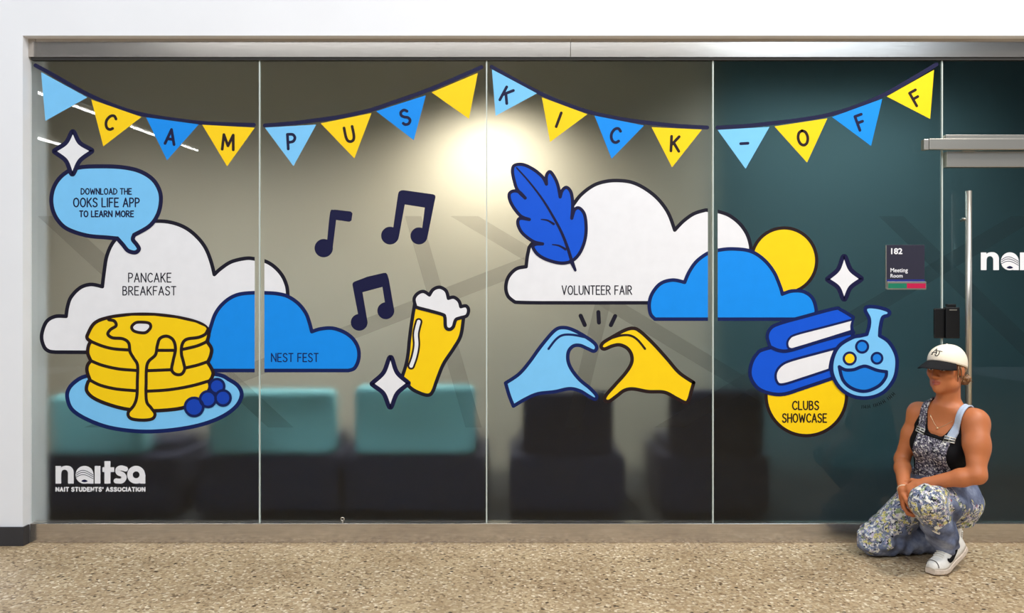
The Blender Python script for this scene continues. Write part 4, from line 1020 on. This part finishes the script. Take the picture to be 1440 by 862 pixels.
g3 = Grid(GLO, (GHI[0], GHI[1], 0.86), GR)
def pelvis(X, Y, Z):
    u, v, h = tcoord(X, Y, Z); return np.maximum(torso_d(X, Y, Z) - 0.016, h - 0.135)
g3.add((pelvis, TORSO[1], TORSO[2]), 0.02)
g3.add(cap_(HP_L, HP_L + (KN_L - HP_L) * 0.5, 0.102, 0.096), 0.04); g3.add(cap_(HP_L + (KN_L - HP_L) * 0.5, KN_L, 0.096, 0.078), 0.03)
g3.add(cap_(HP_R, KN_R, 0.100, 0.082), 0.04)
g3.add(ell((2.30, -0.32, 0.25), (0.085, 0.085, 0.085)), 0.04)
hem = AN_L + (KN_L - AN_L) * -0.02
hem = A((2.168, -0.492, 0.150)); g3.add(cap_(KN_L, AN_L + (KN_L - AN_L) * 0.4 + A((-.012, -.01, 0)), 0.076, 0.072), 0.02); g3.add(cap_(AN_L + (KN_L - AN_L) * 0.4 + A((-.012, -.01, 0)), hem, 0.072, 0.066), 0.02)
g3.add(cap_(KN_R, KN_R + (AN_R - KN_R) * 0.9, 0.078, 0.070), 0.03)
def front_fold(a, b, r): g3.add(cap_(A(a), A(b), r, r * 0.7), 0.022)
def bib_region(u, v, h):
    w_ = 0.096 - 0.014 * np.clip((h - 0.15) / 0.2, 0, 1) + 0.09 * np.clip((0.17 - h) / 0.09, 0, 1)
    return np.maximum(np.maximum(h - 0.388, 0.05 - h), np.maximum(np.abs(u) - w_, -v + 0.0))
g3.add(shell(0.0105, 0.0045, bib_region), 0.006)
# folds: a displacement that runs across the legs
def wrinkle(gr):
    sl, (X, Y, Z) = gr.region(gr.lo, gr.lo + gr.n * gr.res)
    s = 62 * (X * 0.75 - Y * 0.35 - Z * 0.55) + 2.2 * np.sin(21 * X + 17 * Z) + 1.8 * np.sin(19 * Y - 13 * Z)
    amp = np.clip((0.52 - Z) / 0.1, 0, 1) * (0.5 + 0.5 * np.sin(9 * X + 14 * Y + 8 * Z))
    s2 = 95 * (Z * 0.8 + X * 0.5) + 3 * np.sin(25 * Y + 9 * X)
    low = np.clip((0.25 - Z) / 0.08, 0, 1)
    gr.a += (0.0065 * amp * np.sin(s) + 0.0045 * low * np.sin(s2)).astype(np.float32)
wrinkle(g3)
# the cloth gives way to the arms, the hands and the floor
def skin_cut(gr, src, keep_above=0.33, pad=0.002):
    """carve the forearm and hands out of the cloth"""
    for a, b, ra, rb in ((EL_L, WR_L, 0.043, 0.028), (WR_L, WR_L + A((-0.05, .02, -.03)), 0.028, 0.026)):
        gr.add(cap_(a, b, ra + pad, rb + pad), 0.006, 'cut')
skin_cut(g3, skin_field)
sl, (X, Y, Z) = g3.region(g3.lo, g3.lo + g3.n * g3.res)
g3.a = np.maximum(g3.a, 0.004 - Z).astype(np.float32)
def pick_denim(c):
    u, v, h = (c - C0) @ TL, (c - C0) @ TF, (c - C0) @ TU
    m = np.zeros(len(c), int)
    bib = (h > 0.10) & (v > 0.03) & (v < 0.175) & (np.abs(u) < 0.125) & (c[:, 2] > 0.45 + 0.25 * (v - 0.11)); m[bib] = 2
    # paint zones: knees and thighs
    dk = np.minimum(np.linalg.norm(c - (KN_L + A((0.02, 0, 0.0))), axis=1) - 0.05, np.linalg.norm(c - A((1.90, -0.30, 0.16)), axis=1) - 0.03)
    wob = 0.02 * np.sin(60 * c[:, 0] + 40 * c[:, 2]) + 0.015 * np.sin(83 * c[:, 1] - 51 * c[:, 2])
    th = np.linalg.norm(np.cross(c - HP_R, nrm(KN_R - HP_R)), axis=1)
    tz = (c[:, 2] > 0.16 + wob) & (c[:, 0] < 2.12)
    m[(dk < 0.085 + wob) & ~bib] = 1; m[tz & (h < 0.1) & (c[:, 1] > -0.45)] = 1
    m[(c[:, 0] > 2.2) & (c[:, 2] > 0.17 + wob) & (c[:, 2] < 0.33 + wob)] = 1
    return m
net_obj('overalls', g3, [D_LEG, D_PAINT, D_BIB], person, pick_denim)
ov = person.children[-1] if person.children else person

from mathutils.bvhtree import BVHTree
body_o = [o for o in person.children if o.name.startswith('body')][0]
BV = BVHTree.FromPolygons([v.co + PL for v in body_o.data.vertices], [tuple(p.vertices) for p in body_o.data.polygons])
def cast(u, phi, off, h0=0.39):
    c = C0 + TL * u + TU * h0; dr = TF * math.cos(phi) + TU * math.sin(phi)
    hit = BV.ray_cast(Vector(c), Vector(dr))
    return A(hit[0]) + nrm(A(hit[1]) if A(hit[1]) @ dr > 0 else -A(hit[1])) * off if hit[0] else c
def strap(sx, wid, mat, label):
    bm = bmesh.new(); rows = []
    for k in range(34):
        ph = math.radians(-4 + 180 * k / 33); uc = sx * (0.068 + 0.022 * math.sin(ph))
        rows.append([bm.verts.new(cast(uc + s_ * wid / 2, ph, o_)) for o_ in (0.006, 0.0125) for s_ in (-1, -.33, .33, 1)])
    for r0, r1 in zip(rows[:-1], rows[1:]):
        for k in range(3):
            bm.faces.new((r0[k], r0[k + 1], r1[k + 1], r1[k])); bm.faces.new((r0[4 + k], r1[4 + k], r1[5 + k], r0[5 + k]))
        bm.faces.new((r0[0], r1[0], r1[4], r0[4])); bm.faces.new((r0[3], r0[7], r1[7], r1[3]))
    for r in (rows[0], rows[-1]):
        for k in range(3): bm.faces.new((r[k], r[k + 1], r[5 + k], r[4 + k]))
    st_ = obj('strap', bm, mat, ov, True); st_['label'] = label
    q = [cast(sx * 0.070 + du, ph, 0.017) for du, ph in ((-.021, -.10), (.021, -.10), (.021, .20), (-.021, .20))]
    bm = bmesh.new(); tube(bm, [tuple(v) for v in q], 0.0036, 8, True); tube(bm, [tuple((q[0] * .5 + q[3] * .5)), tuple((q[1] * .5 + q[2] * .5))], 0.003, 8)
    tube(bm, [tuple((q[0] + q[1]) / 2), tuple((q[2] + q[3]) / 2)], 0.003, 8)
    obj('buckle', bm, plain('pale_buckle_metal', rgb(214, 214, 206), 0.35, 0.3), ov, True)
strap(1, 0.038, D_STRAP, 'pale denim shoulder strap')
strap(-1, 0.038, D_BIB, 'splattered denim shoulder strap')
def front_pt(u, h, off):
    c = C0 + TL * u + TU * h; hit = BV.ray_cast(Vector(c + TF * 0.4), Vector(-TF)); return A(hit[0]) + A(hit[1]) * off
bm = bmesh.new(); tube(bm, [tuple(front_pt(u, 0.388, 0.0125)) for u in np.linspace(-0.084, 0.084, 16)], 0.0062, 8); obj('bib_edge', bm, BLK, ov, True)
# necklace and bracelet
bm = bmesh.new()
tube(bm, [tuple(front_pt(u, 0.432 + 3.0 * abs(u) ** 1.45, 0.001)) for u in np.linspace(-0.056, 0.056, 25)], 0.0011, 6)
r = bmesh.ops.create_icosphere(bm, subdivisions=2, radius=0.005, matrix=Matrix.Translation(Vector(front_pt(0, 0.428, 0.003))))
obj('necklace', bm, plain('pale_gold', rgb(226, 200, 160), 0.3, 0.8), person, True)
ax_ = nrm(WR_R - EL_R); e1 = nrm(np.cross(ax_, A((0, 0, 1.0)))); e2 = np.cross(ax_, e1)
bm = bmesh.new(); cb = WR_R - ax_ * 0.006
tube(bm, [tuple(cb + (e1 * math.cos(t) + e2 * math.sin(t)) * 0.0295) for t in [2 * math.pi * k / 28 for k in range(28)]], 0.0028, 8, True)
obj('bracelet', bm, plain('pale_cord', rgb(226, 206, 180), 0.6), person, True)

# cap
CR = A((0.081, 0.103, 0.094)); CC = A((0, -0.006, 0.003))
def rim(v): return -0.005 + 0.30 * v
def crown_pt(th, t, grow=0.0):
    """th: 0 = front, turning to the wearer's left; t: 0 at the rim, 1 at the top"""
    du, dv = math.sin(th), math.cos(th)
    el0 = math.asin(max(-0.9, min(0.9, (rim(dv * 0.1) - CC[2]) / CR[2])))
    el = el0 + (math.pi / 2 - el0) * t
    # a slightly squared, upright front
    k = 1 + 0.06 * max(0, dv) * math.sin(min(1, t * 1.2) * math.pi) 
    ce = math.cos(el) ** 0.85 if math.cos(el) > 0 else 0
    return hp(CC[0] + (CR[0] + grow) * du * ce * k, CC[1] + (CR[1] + grow) * dv * ce * k, CC[2] + (CR[2] + grow) * math.sin(el))
CREAM = plain('cream_cotton', rgb(250, 236, 214), 0.85, 0, 0.03, 150, 0.2)
cap = thing_part = bpy.data.objects.new('cap', None); COL.objects.link(cap); cap.parent = person; cap.location = Vector(HC) - PL; cap.empty_display_size = 0.05
bm = bmesh.new(); NT, NR = 48, 16
for gi, gr_ in enumerate((0.0, 0.003)):
    ring = [[bm.verts.new(crown_pt(2 * math.pi * i / NT, min(0.995, j / NR), gr_)) for i in range(NT)] for j in range(NR + 1)]
    for j in range(NR):
        for i in range(NT): bm.faces.new((ring[j][i], ring[j][(i + 1) % NT], ring[j + 1][(i + 1) % NT], ring[j + 1][i]))
    bm.faces.new(ring[NR])
    if gi == 0: r0 = ring[0]
    else:
        for i in range(NT): bm.faces.new((r0[i], ring[0][i], ring[0][(i + 1) % NT], r0[(i + 1) % NT]))
crown_o = obj('crown', bm, CREAM, cap, True)
CRB = BVHTree.FromPolygons([v.co + Vector(HC) for v in crown_o.data.vertices], [tuple(p.vertices) for p in crown_o.data.polygons])
bm = bmesh.new(); rows = []
for i in range(25):
    th = math.radians(-66 + 132 * i / 24); a = A(crown_pt(th, 0.02, 0.001)); row_t, row_b = [], []
    ext = 0.086 * max(0.0, math.cos(th * 1.28)) ** 0.62
    lu = (a - HC) @ HL
    for j in range(9):
        t = j / 8
        p = a + HF * ext * t + HL * lu * 0.22 * t - HU * (0.032 * t * ext / 0.086 + 3.6 * (lu ** 2) * (0.25 + 0.75 * t) * t)
        row_t.append(bm.verts.new(p)); row_b.append(bm.verts.new(p - HU * 0.003))
    rows.append((row_t, row_b))
for (t0, b0), (t1, b1) in zip(rows[:-1], rows[1:]):
    for j in range(8):
        bm.faces.new((t0[j], t0[j + 1], t1[j + 1], t1[j])); bm.faces.new((b0[j], b1[j], b1[j + 1], b0[j + 1]))
    bm.faces.new((t0[8], b0[8], b1[8], t1[8]))
br = obj('brim', bm, plain('black_cotton_brim', rgb(20, 19, 22), 0.8, 0, 0.1, 150, 0.2), cap, True); br['label'] = 'black curved brim'
bm = bmesh.new(); bmesh.ops.create_uvsphere(bm, u_segments=12, v_segments=8, radius=0.005, matrix=Matrix.Translation(Vector(hp(0, -0.006, 0.0985)))); obj('button', bm, CREAM, cap, True)
# embroidered monogram on the front
bm = bmesh.new()
mc = A(crown_pt(math.radians(2), 0.36)); mo = hp(*CC); mn = nrm(mc - mo); mr = nrm(np.cross(HU, mn)); mu = np.cross(mn, mr)
def crown_hit(x, y):
    d = mc + mr * x * 1.25 + mu * y * 1.25 - mo; d = nrm(d); h = CRB.ray_cast(Vector(mo + d * 0.3), Vector(-d)); return A(h[0]) + d * 0.0006
for ln in ([(-.0165, -.010), (-.006, .018), (.003, -.010)], [(-.0185, -.002), (.004, -.002)], [(-.020, -.010), (-.012, -.010)], [(-.006, .006), (.021, .006)],
           [(.012, .006), (.012, -.010), (.008, -.016), (.001, -.016), (-.002, -.010)]):
    q = []
    for (x, y), (x2, y2) in zip(ln[:-1], ln[1:]):
        for k in range(4): q.append((x + (x2 - x) * k / 4, y + (y2 - y) * k / 4))
    q.append(ln[-1]); tube(bm, [tuple(crown_hit(x, y)) for x, y in q], 0.0021, 6)
em = obj('monogram', bm, plain('black_thread', rgb(22, 20, 22), 0.7), cap, True)

# hair: cap of hair behind the ears, low messy bun, loose strands
def hair_mat():
    m, n, l, p = new_mat('brown_blonde_hair'); tc = N(n, 'ShaderNodeTexCoord'); mp = N(n, 'ShaderNodeMapping'); mp.inputs['Scale'].default_value = (90, 90, 22)
    l.new(tc.outputs['Object'], mp.inputs['Vector']); z = N(n, 'ShaderNodeTexNoise'); z.inputs['Scale'].default_value = 1.6; z.inputs['Detail'].default_value = 4; l.new(mp.outputs['Vector'], z.inputs['Vector'])
    r = ramp(n, [(0.32, rgb(74, 46, 30)), (0.52, rgb(136, 94, 58)), (0.72, rgb(206, 168, 120))]); l.new(z.outputs['Fac'], r.inputs['Fac']); l.new(r.outputs['Color'], p.inputs['Base Color'])
    p.inputs['Roughness'].default_value = 0.5; return m
HAIR = hair_mat()
g4 = Grid(HC + A((-.14, -.14, -.19)), HC + A((.22, .16, .03)), 0.0036)
def hair_fn(X, Y, Z):
    x, y, z = X - HC[0], Y - HC[1], Z - HC[2]
    u, v, w_ = (x * q[0] + y * q[1] + z * q[2] for q in (HL, HF, HU))
    d = (np.sqrt((u / .079) ** 2 + ((v + .012) / .098) ** 2 + ((w_ - .0) / .098) ** 2) - 1) * .08
    reg = np.maximum(v - 0.012 - 0.28 * w_ - 0.35 * np.clip(w_ + 0.03, 0, 1), w_ - (rim(v) + 0.006))
    reg = np.maximum(reg, -0.075 - w_)
    return np.maximum(np.maximum(d, -d - 0.016), reg) + 0.0012 * np.sin(260 * v + 90 * w_)
g4.add((hair_fn, HC - 0.13, HC + 0.13), 0.003)
bc_ = hp(0.018, -0.112, -0.082)
rb_ = random.Random(11)
g4.add(cap_(hp(0, -0.08, -0.045), bc_, 0.024, 0.020), 0.02)
for k in range(11):
    a0 = rb_.uniform(0, 6.28); tilt = rb_.uniform(-0.9, 0.9); R0 = rb_.uniform(0.012, 0.024); c_ = bc_ + A((rb_.uniform(-.006, .010), rb_.uniform(-.008, .008), rb_.uniform(-.010, .008)))
    prev = None
    for j in range(6):
        t = a0 + j * 0.75; q = c_ + HL * R0 * math.cos(t) + HU * R0 * math.sin(t) * math.cos(tilt) + HF * R0 * math.sin(t) * math.sin(tilt)
        if prev is not None: g4.add(cap_(prev, q, 0.0068, 0.0062), 0.003)
        prev = q
hr = net_obj('hair', g4, HAIR, person)
bm = bmesh.new()
for k in range(12):
    c_ = bc_ + A((rb_.uniform(-.012, .016), rb_.uniform(-.01, .01), rb_.uniform(-.012, .012)))
    d0 = nrm(A((rb_.uniform(-.3, 1), rb_.uniform(-1, 1), rb_.uniform(-.8, .9))))
    d1_ = nrm(d0 + A((rb_.uniform(-.6, .6), rb_.uniform(-.6, .6), rb_.uniform(-.9, .3))))
    tube(bm, [tuple(c_), tuple(c_ + d0 * .016), tuple(c_ + d0 * .024 + d1_ * .010)], 0.0022, 5, taper=[1, .9, .4])
for sx in (-1, 1):
    tube(bm, [tuple(hp(sx * .074, .020, -.002)), tuple(hp(sx * .077, .024, -.03)), tuple(hp(sx * .072, .022, -.058)), tuple(hp(sx * .066, .014, -.082))], 0.0042, 6, taper=[1, 1, .7, .3])
    tube(bm, [tuple(hp(sx * .076, .006, .0)), tuple(hp(sx * .080, .006, -.03)), tuple(hp(sx * .074, -.004, -.07)), tuple(hp(sx * .062, -.016, -.105))], 0.0034, 6, taper=[1, 1, .7, .3])
obj('loose_strands', bm, HAIR, hr, True)

# trainers: a lofted sole and a lofted upper along a bent foot path
SHOE_W = plain('white_leather', rgb(232, 228, 220), 0.45, 0, 0.05, 60); SOLE_W = plain('worn_white_rubber', rgb(208, 192, 176), 0.6, 0, 0.12, 70)
def trainer(label, path, up_tilt):
    """path: nine stations from heel to toe on the sole's underside"""
    t = bpy.data.objects.new('shoe', None); COL.objects.link(t); t.parent = person; t.location = Vector(path[4]) - PL; t.empty_display_size = 0.05
    t['label'] = label
    n_ = len(path); P = [A(p) for p in path]
    wd = [0.026, 0.034, 0.036, 0.036, 0.039, 0.045, 0.046, 0.040, 0.022]
    ht = [0.074, 0.086, 0.088, 0.080, 0.066, 0.054, 0.047, 0.042, 0.026]
    fr = []
    for i in range(n_):
        tg = nrm(P[min(n_ - 1, i + 1)] - P[max(0, i - 1)]); sd = nrm(np.cross(tg, A((0, 0, 1.0)))); fr.append((tg, sd, nrm(np.cross(sd, tg))))
    TH = 0.026
    bm = bmesh.new(); rings = []
    for i in range(n_):
        tg, sd, up = fr[i]; w0 = wd[i] + 0.004
        sec = [(-w0 * .9, 0), (-w0, .006), (-w0, TH * .9), (-w0 * .93, TH), (w0 * .93, TH), (w0, TH * .9), (w0, .006), (w0 * .9, 0)]
        rings.append([bm.verts.new(P[i] + sd * a + up * b) for a, b in sec])
    for r0, r1 in zip(rings[:-1], rings[1:]):
        for k in range(8): bm.faces.new((r0[k], r0[(k + 1) % 8], r1[(k + 1) % 8], r1[k]))
    bm.faces.new(rings[0]); bm.faces.new(rings[-1][::-1])
    so_ = obj('sole', bm, SOLE_W, t, False)
    md = so_.modifiers.new('round', 'BEVEL'); md.width = 0.004; md.segments = 2
    def up_pt(i, ang, grow=0.0):
        i = max(0, min(n_ - 1.001, i)); j = int(i); f = i - j
        def one(q):
            tg, sd, up = fr[q]; w0, h0 = wd[q] + grow, ht[q] + grow
            return P[q] + sd * w0 * math.copysign(abs(math.cos(ang)) ** 0.75, math.cos(ang)) + up * (TH + h0 * max(0, math.sin(ang)) ** 0.9)
        return one(j) * (1 - f) + one(j + 1) * f
    bm = bmesh.new(); rings = []
    for i in range(33):
        s = 8 * i / 32; rings.append([bm.verts.new(up_pt(s, math.pi * k / 16)) for k in range(17)])
    for r0, r1 in zip(rings[:-1], rings[1:]):
        for k in range(16): bm.faces.new((r0[k], r0[k + 1], r1[k + 1], r1[k]))
        bm.faces.new((r0[16], r0[0], r1[0], r1[16]))
    bm.faces.new(rings[0]); bm.faces.new(rings[-1][::-1])
    u_ = obj('upper', bm, SHOE_W, t, True)
    # curved check mark on the outer and inner side
    for side in (0, 1):
        top = [(1.0, .62), (1.8, .52), (2.7, .42), (3.5, .36), (4.1, .40), (4.5, .56)]
        bot = [(1.0, .60), (1.9, .34), (2.8, .18), (3.7, .10), (4.5, .20), (4.75, .50)]
        bm = bmesh.new()
        T = spl(top, False, 5); Bq = spl(bot, False, 5); V1, V2 = [], []
        for (a, b), (c, d) in zip(T, Bq):
            e = (lambda q: q if side == 0 else math.pi - q)
            V1.append(bm.verts.new(up_pt(a, e(b * 1.25), 0.0018))); V2.append(bm.verts.new(up_pt(c, e(d * 1.25), 0.0018)))
        for k in range(len(V1) - 1): bm.faces.new((V1[k], V1[k + 1], V2[k + 1], V2[k]))
        obj('check_mark', bm, BLK, t, True)
    bm = bmesh.new()
    for k in range(5):
        s = 3.4 + 0.42 * k; tube(bm, [tuple(up_pt(s, a, 0.003)) for a in np.linspace(1.1, 2.04, 8)], 0.003, 6)
    obj('laces', bm, SHOE_W, t, True)
    bm = bmesh.new(); tube(bm, [tuple(up_pt(7.35, a, 0.001)) for a in np.linspace(0.2, 2.94, 14)], 0.0022, 6)
    obj('toe_seam', bm, plain('dark_stitch', rgb(60, 48, 44), 0.7), t, True)
    return t
hl_, bl_, tl_ = A((2.292, -0.437, 0.092)), A((2.128, -0.520, 0.004)), A((2.062, -0.553, 0.006))
def foot_path(h, b, t):
    out = []
    for k in range(9):
        s = k / 8
        if s < 0.68:
            q = s / 0.68; p = h + (b - h) * q; p[2] = h[2] + (b[2] - h[2]) * (q ** 0.85)
        else: p = b + (t - b) * ((s - 0.68) / 0.32)
        out.append(p)
    return out
trainer('white trainer with heel lifted, black check mark on the side', foot_path(hl_, bl_, tl_), 0)
trainer('white trainer folded under behind the front leg', foot_path(A((2.285, -0.185, 0.17)), A((2.345, -0.195, 0.03)), A((2.375, -0.20, 0.012))), 0)
